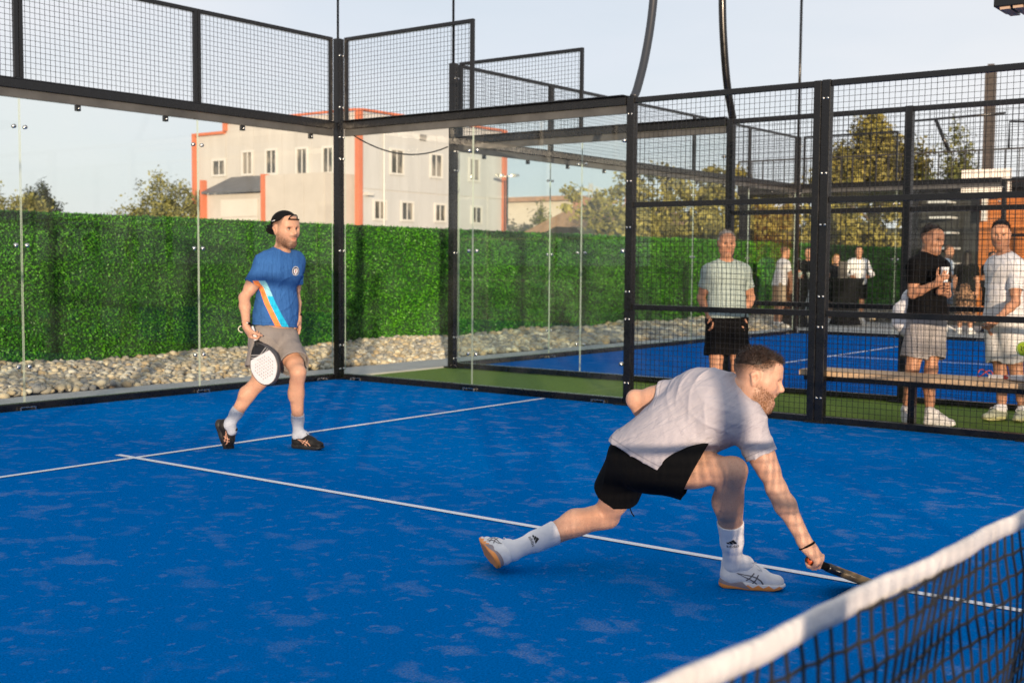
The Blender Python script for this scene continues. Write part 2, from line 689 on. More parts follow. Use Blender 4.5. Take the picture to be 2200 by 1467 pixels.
def side_run(top, x, ys, inward, glass_to, far=False):
    """a long side of a court at X=x: ys = post positions from the corner (y=10) towards the net.
    The first bays (down to glass_to) are glass, the rest is welded mesh; inward = +1/-1 direction of the court"""
    n = np.array([inward, 0, 0.0])
    y_all = np.array(ys)
    xo = x - inward * 0.05           # steel stands just outside the playing edge
    # glass bays with steel kerb and top channel
    for i in range(len(ys) - 1):
        ya, yb = ys[i], ys[i + 1]
        if yb >= glass_to - 1e-6:
            pane(top, (xo, ya - (0.05 if i == 0 else 0)), (xo, yb + (0.05 if abs(yb - glass_to) < 1e-6 else 0)), 0.07, 2.855, n)
    b = MB()
    b.box((min(xo - .035, xo + .035), glass_to + 0.05, 0.0), (xo + .035, 9.94, 0.065))
    b.build('kerb_beam', M_steel, top, 0.004)
    b = MB()
    b.box((xo - .016, glass_to + 0.05, 2.86), (xo + .016, 9.94, 2.937))
    b.build('grey_strip', M_strip, top)
    b = MB()
    b.box((xo - .045, glass_to + 0.05, 2.94), (xo + .045, 9.94, 3.02))
    b.box((xo - .095, glass_to + 0.05, 3.022), (xo + .035, 9.94, 3.034))
    b.build('top_beam', M_steel, top, 0.004)
    # clamps at the glass seams
    for yb in ys[1:-1]:
        if yb > glass_to + 1e-6:
            for z in (0.40, 1.52, 2.60):
                disc_pair(top, (xo, yb, z), n, (0, 1, 0))
            bracket(top, (xo + inward * 0.045, yb, 0.0), (0, 1, 0), n)
    for z in (0.4, 1.52, 2.6):
        b = MB()
        b.cyl((xo - .02, glass_to + 0.085, z), (xo + .02, glass_to + 0.085, z), 0.02, 12)
        b.build('glass_clamp', M_bolt, top)
    bracket(top, (xo + inward * 0.045, glass_to + 0.32, 0.0), (0, 1, 0), n)
    bracket(top, (xo + inward * 0.045, 9.72, 0.0), (0, 1, 0), n)
    # upper mesh over the first bay: 1 m high with its frame
    ya, yb = ys[0], ys[1]
    mesh_bay(top, (xo, ya - 0.06, 3.04), (0, -1, 0), ya - 0.06 - yb, 0.96, n)
    # welded mesh bays
    for i in range(len(ys) - 1):
        ya, yb = ys[i], ys[i + 1]
        if ya <= glass_to + 1e-6:
            b = MB()
            w = ya - yb - 0.09
            wire_grid(b, (xo, ya - 0.045, 0.06), (0, -1, 0), (0, 0, 1), w, 2.9)
            b.build('wire_mesh', M_wire, top)
            b = MB()
            y0, y1 = yb + 0.041, ya - 0.041
            b.box((xo - .03, y0, 0.0), (xo + .03, y1, 0.055))
            b.build('kerb_rail', M_steel, top, 0.003)
            for z in (0.97, 1.97, 2.982):
                b = MB()
                b.box((xo - .025, y0, z - 0.026), (xo + .025, y1, z + 0.026))
                b.build('fence_rail', M_steel, top, 0.003)
    for k, y in enumerate(ys[1:]):
        if y > glass_to + 1e-6:
            continue
        b = MB()
        b.box((xo - .04, y - .04, 0.0), (xo + .04, y + .04, 3.012))
        if abs(y - 4.0) < 1e-6 and not far:
            # the panel joint: two tubes standing back to back
            b.box((xo - .045, y + .043, 0.0), (xo + .035, y + .112, 3.008))
        b.box((xo - .09, y - .09, -0.004), (xo + .09, y + .12, 0.012))
        b.build('fence_post', M_steel, top, 0.004)
        for z in (0.22, 0.85, 1.12, 1.75, 2.2, 2.85):
            for dy in (.02, -.02):
                b = MB()
                b.cyl((xo + inward * .03, y + dy, z), (xo + inward * .048, y + dy, z), 0.010, 8)
                b.build('bolt', M_bolt, top)


def bracket(top, p, d, n):
    """the small folded steel foot that pins the glass to the kerb"""
    p, d, n = map(lambda a: np.array(a, float), (p, d, n))
    b = MB()
    b.obox(p + n * 0.012 + np.array([0, 0, 0.030]), d * 0.075, n * 0.010, np.array([0, 0, 0.003]))
    for s in (-1, 1):
        b.obox(p + n * 0.012 + d * 0.075 * s + np.array([0, 0, 0.016]), d * 0.004, n * 0.010, np.array([0, 0, 0.014]))
    b.build('floor_bracket', M_bolt, top)


def mesh_bay(top, o, ux, w, h, n):
    """framed mesh standing on the glass"""
    o, ux = np.array(o, float), np.array(ux, float)
    uz = np.array([0, 0, 1.0])
    n = np.array(n, float)
    b = MB()
    wire_grid(b, o + ux * 0.02 + uz * 0.0, ux, uz, w - 0.04, h)
    b.build('wire_mesh', M_wire, top)
    b = MB()
    s = 0.02
    b.obox(o + ux * w / 2 + uz * (h - s), ux * (w / 2 - 2 * s), n * s, uz * s)
    b.obox(o + ux * s + uz * h / 2, ux * s, n * s, uz * h / 2)
    b.obox(o + ux * (w - s) + uz * h / 2, ux * s, n * s, uz * h / 2)
    b.build('mesh_frame', M_steel, top, 0.003)


def back_run(top, y, xs, inward, corner_x):
    n = np.array([0, inward, 0.0])
    yo = y - inward * 0.05
    for i in range(len(xs) - 1):
        a = xs[i] + (0.05 if i == 0 else 0)
        c = xs[i + 1] - (0.05 if i == len(xs) - 2 else 0)
        pane(top, (a, yo), (c, yo), 0.07, 2.855, n)
        mesh_bay(top, (xs[i] + (0.06 if i == 0 else 0.003), yo, 3.04), (1, 0, 0), xs[i + 1] - xs[i] - (0.063 if i in (0, len(xs) - 2) else 0.006), 0.96, n)
    x0, x1 = xs[0] + 0.05, xs[-1] - 0.05
    b = MB()
    b.box((x0, yo - .035, 0.0), (x1, yo + .035, 0.065))
    b.build('kerb_beam', M_steel, top, 0.004)
    b = MB()
    b.box((x0, yo - .016, 2.86), (x1, yo + .016, 2.937))
    b.build('grey_strip', M_strip, top)
    b = MB()
    b.box((x0, yo - .045, 2.94), (x1, yo + .045, 3.02))
    b.box((x0, yo - .035, 3.022), (x1, yo + .095, 3.034))
    b.build('top_beam', M_steel, top, 0.004)
    for x in xs[1:-1]:
        for z in (0.40, 1.52, 2.60):
            disc_pair(top, (x, yo, z), n, (1, 0, 0))
        bracket(top, (x, yo + inward * 0.045, 0.0), (1, 0, 0), n)
    for x in np.arange(xs[0] + 0.6, xs[-1], 1.0):
        b = MB()
        b.cbox((x, yo, 2.83), (0.022, 0.020, 0.028))
        b.cyl((x, yo + inward * .019, 2.825), (x, yo + inward * .032, 2.825), 0.012, 10, 1)
        b.build('top_clip', [M_steel, M_bolt], top)
    bracket(top, (xs[0] + .28, yo + inward * 0.045, 0.0), (1, 0, 0), n)
    bracket(top, (xs[-1] - .28, yo + inward * 0.045, 0.0), (1, 0, 0), n)


def corner_post(top, x, y):
    b = MB()
    b.box((x - .045, y - .045, 0.0), (x + .0, y + .045, 4.0))
    b.box((x + .004, y - .045, 0.0), (x + .045, y + .045, 3.998))
    b.box((x - .10, y - .10, -0.004), (x + .10, y + .10, 0.012))
    b.build('corner_post', M_steel, top, 0.004)
    for z in (0.12, 0.4, 1.52, 2.6, 2.85, 3.2, 3.8):
        for s in (-1, 1):
            b = MB()
            b.cyl((x + .03 * s, y - .04, z), (x + .03 * s, y - .058, z), 0.014, 10)
            b.build('bolt', M_bolt, top)


t = tag(empty('back_glass_wall', (0, 10, 0)), 'clear back glass wall of the near blue court topped with black mesh', 'glass wall')
back_run(t, 10.0, [-5, -3, -1, 1, 3, 5], -1, 5)
corner_post(t, 5.05, 10.05)
corner_post(t, -5.05, 10.05)
t = tag(empty('side_fence', (5, 5, 0)), 'side fence of the near blue court, two glass bays then black wire mesh', 'fence')
side_run(t, 5.0, [10, 8, 6, 4, 2.2, 0.2, -1.8, -4], -1, 6.0)
t = tag(empty('entrance_fence', (-5, 0, 0)), 'black mesh fence with an open doorway at the net, nearest side of the near court', 'fence')
side_run(t, -5.0, [10, 8, 6, 4, 2, 0.62], 1, 6.0)
t2 = t
xo = -5.05
for (ya, yb) in ((-1.02, -2), (-2, -4), (-4, -6), (-6, -8)):
    b = MB()
    wire_grid(b, (xo, ya - 0.045, 0.06), (0, -1, 0), (0, 0, 1), ya - yb - 0.09, 2.9)
    b.build('wire_mesh', M_wire, t2)
    for z in (0.03, 0.97, 1.97, 2.98):
        b = MB()
        b.box((xo - .03, yb + .041, z - .027), (xo + .03, ya - .041, z + .027))
        b.build('fence_rail', M_steel, t2)
for y in (-1.02, -2, -4, -6, -8):
    b = MB()
    b.box((xo - .04, y - .04, 0.0), (xo + .04, y + .04, 3.012))
    b.build('fence_post', M_steel, t2)

t = tag(empty('neighbouring_back_glass_wall', (12.6, 10, 0)), 'back glass wall with mesh top on the farther blue court', 'glass wall')
back_run(t, 10.0, [7.2, 9.36, 11.52, 13.68, 15.84, 18.0], -1, 18)
corner_post(t, 7.15, 10.05)
corner_post(t, 18.05, 10.05)
t = tag(empty('neighbouring_near_side_fence', (7.2, 5, 0)), 'near side fence of the farther blue court, behind the bench and the green strip', 'fence')
side_run(t, 7.2, [10, 8, 6, 4, 2.0, 0.0, -2, -4], 1, 6.0, True)
t = tag(empty('neighbouring_far_side_fence', (18, 5, 0)), 'far side fence of the farther blue court, in front of the draped tables', 'fence')
side_run(t, 18.0, [10, 8, 6, 4, 2.0, 0.0, -2, -4], -1, 6.0, True)

# slack cable slung under the top channel of the alley
b = MB()
pts = [(5.25 + (7.0 - 5.25) * k / 12, 10.02, 2.90 - 0.16 * (1 - (2 * k / 12 - 1) ** 2)) for k in range(13)]
b.tube(pts, 0.009, 6)
tag(b.build('slack_cable', M_rubber), 'slack black cable sagging between the two courts\' corner posts', 'cable')

# ------------------------------------------------------------------ light masts
def mast(name, pts, r, label, mat=M_steel):
    b = MB()
    P = [np.array(p, float) for p in pts]
    if len(P) > 2:                      # smooth bend through the given points
        Q = []
        for i in range(len(P) - 1):
            p0, p1, p2, p3 = P[max(i - 1, 0)], P[i], P[i + 1], P[min(i + 2, len(P) - 1)]
            for k in range(6):
                u = k / 6
                Q.append(0.5 * (2 * p1 + (p2 - p0) * u + (2 * p0 - 5 * p1 + 4 * p2 - p3) * u * u + (3 * p1 - p0 - 3 * p2 + p3) * u ** 3))
        P = Q + [P[-1]]
    b.tube(P, r, 12)
    return tag(b.build(name, mat), label, 'light pole')


M_mast = Mat('anthracite_painted_steel', (0.018, 0.022, 0.030), 0.4)
mast('light_pole', [(5.10, 6.02, 3.02), (5.17, 6.02, 3.12), (5.30, 6.02, 3.42), (5.41, 6.02, 3.8), (5.47, 6.02, 4.2), (5.50, 6.02, 4.8), (5.5, 6.02, 6.0)], 0.042,
     'bowed dark light pole rising from the near court\'s fence post', M_mast)
mast('light_pole', [(7.18, 6.0, 3.02), (7.13, 6.0, 3.12), (7.02, 6.0, 3.4), (6.93, 6.0, 3.8), (6.88, 6.0, 4.2), (6.86, 6.0, 4.8), (6.86, 6.0, 6.0)], 0.042,
     'bowed black light pole rising from the farther court\'s fence post')
mast('net_pole', [(5.05, 10.06, 4.0), (5.05, 10.06, 6.5)], 0.014, 'thin straight pole standing on the near court\'s glass corner')
mast('net_pole', [(7.15, 10.06, 4.0), (7.15, 10.06, 6.5)], 0.016, 'thin straight pole standing on the farther court\'s near glass corner')
mast('net_pole', [(18.05, 10.06, 4.0), (18.05, 10.06, 6.75)], 0.028, 'thin straight pole topping the farther court\'s far glass corner')
b = MB()
b.box((30.0, 9.60, 0), (30.24, 9.86, 6.9))
b.box((30.05, 9.65, 6.9), (30.19, 9.81, 7.05))
tag(b.build('wooden_mast', Mat('weathered_dark_post', (0.060, 0.050, 0.045), 0.8).vary(12, 0.3)), 'thick square dark mast rising behind the roof terrace', 'mast')

# flood lamp hanging in at the top right corner
fl = tag(empty('flood_lamp', (5.2, 2.5, 3.5)), 'dark flood lamp with warm louvres at the top right corner', 'lamp')
M_lens = Mat('ribbed_lamp_glass', (0.42, 0.30, 0.22), 0.3)
b = MB()
b.box((5.04, 1.95, 3.47), (5.40, 2.62, 3.55))
b.build('housing', M_steel, fl, 0.006)
b = MB()
for k in range(6):
    yy = 2.0 + 0.1 * k
    b.box((5.06, yy, 3.448), (5.38, yy + 0.075, 3.468))
b.build('louvre', M_lens, fl)
b = MB()
b.tube([(5.22, 2.2, 3.55), (5.22, 2.2, 3.75), (5.15, 1.2, 3.9), (5.05, 0.25, 3.95)], 0.03, 8)
b.tube([(5.05, 0.24, 3.0), (5.05, 0.24, 4.05)], 0.035, 8)
b.build('arm', M_steel, fl)

# ------------------------------------------------------------------ padel net
def net():
    t = tag(empty('padel_net', (0, 0.42, 0)), 'black padel net with a white top tape across the near court', 'net')
    m = Mat('white_net_tape', (0.60, 0.58, 0.58), 0.85)
    m.vary(18, 0.07)
    w = m.noise(7, 4, 0.6, m.coord('Object', (0.5, 1, 3)))
    m.bump(w, 0.5, 0.012)
    cr_ = m.noise(26, 3, 0.6, m.coord('Object', (1.0, 1, 0.35)), 0.8)
    m.bump(m.math('ABSOLUTE', m.math('SUBTRACT', cr_, 0.5)), 0.7, 0.012)
    dirt = m.ramp(m.noise(3.2, 6, 0.65), [(0.48, 0.0), (0.72, 0.45)])
    m.tint(dirt, (0.36, 0.33, 0.31))
    Y = 0.42
    h = lambda x: 0.842 + 0.108 * min(1, abs(x) / 4.4) ** 2
    xs = np.linspace(-4.75, 4.75, 240)
    V, F = [], []
    prof = [(-0.003, -0.036), (-0.0065, -0.022), (-0.007, -0.004), (-0.003, 0.001), (0.003, 0.001), (0.007, -0.004), (0.0065, -0.022), (0.003, -0.036)]
    k = len(prof)
    for i, x in enumerate(xs):
        wv = 0.0010 * sin(x * 21) + 0.0007 * sin(x * 47 + 1)
        for (py, pz) in prof:
            V.append((x, Y + py * (1.05 + 0.1 * sin(x * 13)) + 0.004 * sin(x * 9), h(x) + pz * (1 + 0.02 * sin(x * 31)) + wv))
    for i in range(len(xs) - 1):
        for j in range(k):
            j2 = (j + 1) % k
            F.append((i * k + j, i * k + j2, (i + 1) * k + j2, (i + 1) * k + j))
    mesh_np('top_tape', V, F, m, True, t)
    # knotted cord, diamond-free square mesh with slack
    b = MB()
    cord = Mat('black_net_cord', (0.008, 0.008, 0.009), 0.7)
    step = 0.046
    n = int(9.4 / step)
    rows = int(0.84 / step)

    def pt(i, j):
        x = -4.7 + i * step
        zt = h(x) - 0.034
        z = zt - j * step * (zt - 0.03) / (rows * step)
        return (x + 0.006 * sin(j * 2.1 + i * 0.7), Y + 0.012 * sin(i * 0.31 + j * 0.5), z - 0.004 * (i % 2))
    V, F = [], []
    r = 0.0029

    def seg(p, q):
        p, q = np.array(p), np.array(q)
        d = q - p
        d /= np.linalg.norm(d)
        s = np.array([0, 1.0, 0])
        u = np.cross(d, s)
        o = len(V)
        for c in (p, q):
            for a in (s + u, u - s, -u - s, s - u):
                V.append(c + a * r * 0.75)
        for a in range(4):
            F.append((o + a, o + (a + 1) % 4, o + 4 + (a + 1) % 4, o + 4 + a))
    for i in range(n + 1):
        for j in range(rows):
            seg(pt(i, j), pt(i, j + 1))
    for j in range(rows + 1):
        for i in range(n):
            seg(pt(i, j), pt(i + 1, j))
    # knots
    for i in range(n + 1):
        for j in range(rows + 1):
            p = np.array(pt(i, j))
            o = len(V)
            for d in ((1, 0, 0), (0, 1, 0), (-1, 0, 0), (0, -1, 0), (0, 0, 1), (0, 0, -1)):
                V.append(p + np.array(d) * 0.0058)
            for a in range(4):
                F.append((o + a, o + (a + 1) % 4, o + 4, o + 4))
                F.append((o + (a + 1) % 4, o + a, o + 5, o + 5))
    Fq = np.array(F)
    me = bpy.data.meshes.new('net_cord')
    me.from_pydata([tuple(v) for v in V], [], [tuple(dict.fromkeys(f)) for f in F])
    link('net_cord', me, cord, t)
    b = MB()
    for s in (-1, 1):
        b.tube([(4.86 * s, Y, 0), (4.86 * s, Y, 0.95)], 0.035, 12)
    b.build('net_post', M_steel, t)


net()

# ------------------------------------------------------------------ unseen wall added to keep the low sun off the near court floor
lw = tag(empty('shade_wall', (-9, -4, 0)), 'long low rendered boundary wall outside the near court', 'wall')
b = MB()
b.box((-9.2, -22, -0.03), (-9.0, 7.5, 1.14))
b.build('wall', M_conc, lw)
b = MB()
b.box((-9.25, -22, 1.14), (-8.95, 7.5, 1.20))
b.build('coping', M_conc, lw)
# ------------------------------------------------------------------ warehouse behind the hedge
M_panel_w = Mat('sun_tinted_wall_panel', (0.46, 0.445, 0.425), 0.6)  # face turned to the sun: its warm light is put into the grey
M_panel_w.vary(0.6, 0.10, 6, 'Object', (1, 2.2, 0.25))
M_panel_g = Mat('sky_tinted_wall_panel', (0.46, 0.465, 0.475), 0.55)  # side of the same building, its cooler light painted into the grey
M_panel_g.vary(0.6, 0.10, 6, 'Object', (2.2, 1, 0.25))
M_orange = Mat('orange_corner_trim', (0.50, 0.150, 0.075), 0.6)
M_orange.vary(3, 0.06)
M_winframe = Mat('white_window_frame', (0.56, 0.55, 0.53), 0.5)
M_winframe.vary(4, 0.06)
M_winglass = Mat('dim_window_glass', (0.10, 0.10, 0.09), 0.08, spec=0.6)
M_winglass.vary(2.0, 0.5)
_w = M_winglass.noise(1.1, 2, 0.5, M_winglass.coord('Object', (1.7, 1.7, 0.9)))
M_winglass.base_to(M_winglass.mix(M_winglass.ramp(_w, [(0.44, 0.0), (0.56, 1.0)]), (0.05, 0.05, 0.045), (0.22, 0.20, 0.17)))
M_roofsheet = Mat('dark_roof_sheet', (0.10, 0.105, 0.115), 0.5)
M_roofsheet.vary(2, 0.2)


def groove_wall(b, axis, fixed, a0, a1, z0, z1, n, t=0.03, d=1):
    """sandwich panels: strips with 2 cm joints, proud of the core"""
    w = (a1 - a0) / n
    for i in range(n):
        p0, p1 = a0 + w * i + 0.008, a0 + w * (i + 1) - 0.008
        if axis == 'y':
            b.box((fixed - t, p0, z0), (fixed, p1, z1))
        else:
            b.box((p0, fixed - t, z0), (p1, fixed, z1))


def window(parent, axis, fixed, a0, a1, z0, z1):
    """white frame proud of the facade, with a recessed pane and a mullion"""
    f = 0.10
    b = MB()
    d0, d1 = fixed - 0.10, fixed - 0.031

    def bx(u0, u1, w0, w1, e0, e1, bb):
        if axis == 'y':
            bb.box((e0, u0, w0), (e1, u1, w1))
        else:
            bb.box((u0, e0, w0), (u1, e1, w1))
    bx(a0 - f, a0, z0 - f, z1 + f, d0, d1, b)
    bx(a1, a1 + f, z0 - f, z1 + f, d0, d1, b)
    bx(a0, a1, z1, z1 + f, d0, d1, b)
    bx(a0, a1, z0 - f, z0, d0, d1, b)
    bx((a0 + a1) / 2 - 0.03, (a0 + a1) / 2 + 0.03, z0, z1, d1 - 0.035, d1 - 0.008, b)
    w = b.build('window', M_winframe, parent)
    b = MB()
    bx(a0, a1, z0, z1, d1 - 0.012, d1 - 0.002, b)
    b.build('window_pane', M_winglass, w)


def warehouse():
    t = tag(empty('warehouse', (38, 43, 0)), 'two-storey grey warehouse with orange corner trims and square windows beyond the hedge', 'building')
    b = MB()
    b.box((34.5, 38.7, -0.02), (45.25, 47.95, 8.2))
    b.box((34.5, 47.95, -0.02), (45.2, 50.4, 7.75))
    groove_wall(b, 'y', 34.5, 38.72, 47.93, 0, 8.2, 9)
    groove_wall(b, 'y', 34.5, 47.97, 50.38, 0, 7.75, 2)
    b.build('wall', M_panel_w, t)
    b = MB()
    groove_wall(b, 'x', 38.7, 34.52, 45.2, 4.75, 8.2, 8)
    groove_wall(b, 'x', 38.7, 34.52, 45.2, 0.0, 4.70, 8)
    b.build('side_wall', M_panel_g, t)
    b = MB()
    b.box((34.30, 38.50, 0), (34.54, 38.66, 8.32))
    b.box((34.30, 38.66, 0), (34.46, 38.78, 8.32))
    b.box((45.06, 38.50, 0), (45.32, 38.66, 8.32))
    b.box((34.54, 38.50, 8.24), (45.06, 38.80, 8.34))
    b.box((34.30, 38.78, 8.24), (34.46, 47.83, 8.34))
    b.box((34.30, 47.83, 7.86), (34.60, 48.03, 8.34))
    b.box((34.30, 48.03, 7.72), (34.60, 50.25, 7.86))
    b.box((34.30, 50.25, 0), (34.60, 50.47, 7.86))
    b.build('corner_trim', M_orange, t)
    for (a0, a1, z0, z1) in ((46.0, 46.64, 5.68, 6.72), (44.25, 44.9, 5.65, 6.72), (42.1, 42.74, 5.55, 6.68), (40.36, 40.95, 5.55, 6.64), (48.05, 48.93, 5.72, 6.40)):
        window(t, 'y', 34.5, a0, a1, z0, z1)
    for (a0, a1, z0, z1) in ((36.58, 37.36, 5.58, 6.62), (39.43, 40.17, 5.6, 6.62), (42.4, 43.1, 5.6, 6.62), (35.46, 36.18, 3.4, 4.18), (37.33, 38.06, 3.42, 4.2), (39.76, 40.46, 3.45, 4.2), (42.6, 43.3, 3.45, 4.2)):
        window(t, 'x', 38.7, a0, a1, z0, z1)
    b = MB()
    b.box((34.75, 38.35, 4.42), (35.1, 38.66, 4.56))
    b.build('wall_lamp', M_winframe, t)
    b = MB()
    b.tube([(36.05, 38.60, 8.15), (36.05, 38.60, 0.0)], 0.05, 8)
    b.build('downpipe', M_winframe, t)
    for x in (38.6, 41.4):
        b = MB()
        for k in range(5):
            b.box((x, 38.62, 7.25 + .06 * k), (x + .45, 38.66, 7.29 + .06 * k))
        b.build('wall_vent', M_roofsheet, t)
    # lower wing and garage lean-to
    b = MB()
    b.box((32.6, 38.95, -0.02), (34.46, 42.9, 5.36))
    groove_wall(b, 'y', 32.6, 38.97, 42.88, 0, 5.36, 3)
    b.box((32.9, 43.12, -0.02), (34.46, 47.5, 4.6))
    b.build('low_wing', Mat('cream_render', (0.46, 0.43, 0.395), 0.75).vary(1.2, 0.06), t)
    b = MB()
    b.box((32.5, 42.9, 0), (32.86, 43.12, 5.42))
    b.box((32.6, 47.5, 0), (32.9, 47.68, 5.3))
    b.build('orange_upright', M_orange, t)
    b = MB()
    b.add([(32.55, 43.13, 4.72), (32.55, 47.5, 4.72), (34.4, 47.5, 5.55), (34.4, 43.13, 5.55), (32.55, 43.13, 4.62), (32.55, 47.5, 4.62), (34.4, 47.5, 5.45), (34.4, 43.13, 5.45)],
          [(3, 2, 1, 0), (4, 5, 6, 7), (0, 1, 5, 4), (1, 2, 6, 5), (2, 3, 7, 6), (3, 0, 4, 7)])
    b.build('lean_to_roof', M_roofsheet, t)
    b = MB()
    for k in range(5):
        b.box((32.84, 43.75, 0.05 + k * 0.86), (32.88, 46.4, 0.05 + k * 0.86 + 0.83))
    b.build('garage_door', Mat('white_garage_door', (0.56, 0.53, 0.49), 0.5).vary(1, 0.04), t)


warehouse()


def gable_house(name, x0, y0, x1, y1, h, ridge, label, roofc, wallc, hip=0.35, trim=False):
    t = tag(empty(name, ((x0 + x1) / 2, (y0 + y1) / 2, 0)), label, 'house')
    b = MB()
    b.box((x0, y0, -0.02), (x1, y1, h))
    b.build('wall', Mat(name + '_plaster', wallc, 0.8).vary(1.0, 0.08), t)
    b = MB()
    e = 0.45
    xm = (x0 + x1) / 2
    if y1 - y0 > x1 - x0:
        hh = (y1 - y0) * hip
        r0, r1 = (xm, y0 + hh - e, h + ridge), (xm, y1 - hh + e, h + ridge)
        c = [(x0 - e, y0 - e, h), (x1 + e, y0 - e, h), (x1 + e, y1 + e, h), (x0 - e, y1 + e, h)]
        b.add(c + [r0, r1], [(0, 1, 4), (1, 2, 5, 4), (2, 3, 5), (3, 0, 4, 5), (3, 2, 1, 0)])
    else:
        hh = (x1 - x0) * hip
        ym = (y0 + y1) / 2
        r0, r1 = (x0 + hh - e, ym, h + ridge), (x1 - hh + e, ym, h + ridge)
        c = [(x0 - e, y0 - e, h), (x1 + e, y0 - e, h), (x1 + e, y1 + e, h), (x0 - e, y1 + e, h)]
        b.add(c + [r0, r1], [(0, 1, 5, 4), (1, 2, 5), (2, 3, 4, 5), (3, 0, 4), (3, 2, 1, 0)])
    m = Mat(name + '_tiles', roofc, 0.8)
    m.vary(3.0, 0.22, 5)
    wv = m.n.new('ShaderNodeTexWave')
    wv.inputs['Scale'].default_value = 5
    m.l.new(m.coord('Object', (1, 1, 2)), wv.inputs['Vector'])
    m.bump(wv.outputs['Fac'], 0.5, 0.04)
    r = b.build('roof', m, t)
    b = MB()
    b.box((xm - .25, y0 + (y1 - y0) * .62, h + ridge * .5), (xm + .25, y0 + (y1 - y0) * .62 + .5, h + ridge + 0.6))
    b.build('chimney', Mat(name + '_brick', (0.35, 0.17, 0.11), 0.9).vary(6, 0.2), r)
    b = MB()
    for k in range(3):
        yy = y0 + (y1 - y0) * (k + .5) / 3
        b.box((x0 - .02, yy - .45, h * .45), (x0 + .02, yy + .45, h * .45 + 1.0))
    b.build('window', M_winglass, t)
    return t


gable_house('tiled_house', 43, 31.8, 51, 36.6, 2.2, 2.1, 'low house with brown hipped tile roof left of the first fence post, nearer the warehouse', (0.33, 0.19, 0.10), (0.45, 0.36, 0.28))
gable_house('tiled_house', 40.5, 27.0, 47.5, 31.4, 2.0, 2.3, 'low house with brown hipped tile roof seen right behind the first fence post', (0.30, 0.17, 0.09), (0.42, 0.34, 0.26))
t = tag(empty('flat_house', (72, 56, 0)), 'long pale flat-roofed house in the distance right of the warehouse', 'house')
b = MB()
b.box((68, 50.4, 0), (74, 60.5, 6.0))
b.build('wall', Mat('pale_render', (0.58, 0.50, 0.42), 0.8).vary(0.7, 0.08), t)
b = MB()
b.box((67.6, 50, 6.0), (74.4, 61, 6.35))
b.build('roof', Mat('rusty_roof_edge', (0.34, 0.20, 0.13), 0.8).vary(2, 0.2), t)
b = MB()
for k in range(5):
    b.box((67.97, 51.6 + k * 1.8, 3.0), (68.02, 52.5 + k * 1.8, 4.3))
b.build('window', M_winglass, t)
M_r1, M_r2 = (0.12, 0.05, 0.035), (0.16, 0.085, 0.06)
for i, (x, y, w, h) in enumerate(((108, 186, 7, 5.5), (110, 177, 9, 6.2), (113, 168, 7, 5.6))):
    gable_house('far_house', x, y, x + 6, y + w, h, 2.0,
                ['tiny far house left of the bushes, leftmost of three rooftops over the hedge', 'tiny far house left of the bushes, middle of three rooftops over the hedge', 'tiny far house beside the bushes, rightmost of three rooftops over the hedge'][i],
                (M_r1, M_r2, M_r1)[i], (0.5, 0.46, 0.42))['group'] = 'far houses on the left skyline'

# ------------------------------------------------------------------ lattice pylon and double-armed street light
b = MB()
c = np.array([204.0, 138.6, 0])
sx, sy = np.array([0.606, -0.795, 0]), np.array([0.795, 0.606, 0])
H = 18.0
for s1, s2 in ((1, 1), (1, -1), (-1, 1), (-1, -1)):
    b.bar(c + sx * 1.6 * s1 + sy * 1.6 * s2, c + sx * .25 * s1 + sy * .25 * s2 + np.array([0, 0, H]), 0.16)
for k in range(9):
    z0, z1 = H * k / 9, H * (k + 1) / 9
    w0, w1 = 1.6 - 1.35 * k / 9, 1.6 - 1.35 * (k + 1) / 9
    for s in (-1, 1):
        b.bar(c + sx * w0 * s - sy * w0 + np.array([0, 0, z0]), c - sx * w1 * s - sy * w1 + np.array([0, 0, z1]), 0.10)
for z, w in ((16.6, 3.1), (13.6, 4.0), (10.6, 2.6)):
    b.bar(c - sx * w + np.array([0, 0, z]), c + sx * w + np.array([0, 0, z]), 0.16)
    for s in (-1, 1):
        b.bar(c + sx * w * s + np.array([0, 0, z]), c + sx * w * s + np.array([0, 0, z - .8]), 0.1)
        b.bar(c + sx * w * s + np.array([0, 0, z]), c + np.array([0, 0, z + 0.9]), 0.09)
tag(b.build('lattice_pylon', Mat('galvanised_steel', (0.40, 0.39, 0.37), 0.6)), 'distant steel lattice pylon with three pairs of arms', 'pylon')
t = tag(empty('street_light', (43.9, 34.7, 0)), 'distant street light with a short crossarm near the pylon', 'street light')
b = MB()
c = np.array([43.9, 37.4, 0])
b.tube([c, c + (0, 0, 5.85)], 0.05, 8)
b.bar(c + sx * -.45 + np.array([0, 0, 5.8]), c + sx * .45 + np.array([0, 0, 5.8]), 0.05)
b.build('pole', M_steel, t)
for s in (-1, 1):
    b = MB()
    b.cbox(c + sx * .4 * s + np.array([0, 0, 5.86]), (0.16, 0.16, 0.06))
    b.build('lamp_head', M_bolt, t)

# ------------------------------------------------------------------ trees and shrubs
def crown_points(blobs, n, rng):
    """points through the volume of the crown, denser near the surface of many small clumps"""
    P, T = [], []
    vol = np.array([r[0] * r[1] * r[2] for c, r in blobs])
    cnt = (n * vol / vol.sum()).astype(int) + 20
    for (c, r), k in zip(blobs, cnt):
        c, r = np.array(c, float), np.array(r, float)
        nc = max(6, k // 45)
        d = rng.normal(size=(nc, 3))
        d /= np.linalg.norm(d, axis=1)[:, None]
        cl = c + d * r * (rng.uniform(0.35, 1.02, (nc, 1)))
        who = rng.integers(0, nc, k)
        sz = rng.uniform(0.14, 0.34, nc)[who][:, None]
        P.append(cl[who] + rng.normal(size=(k, 3)) * r * sz * 0.62)
        T.append(rng.uniform(-0.25, 0.25, nc)[who])
    return np.vstack(P), np.concatenate(T)


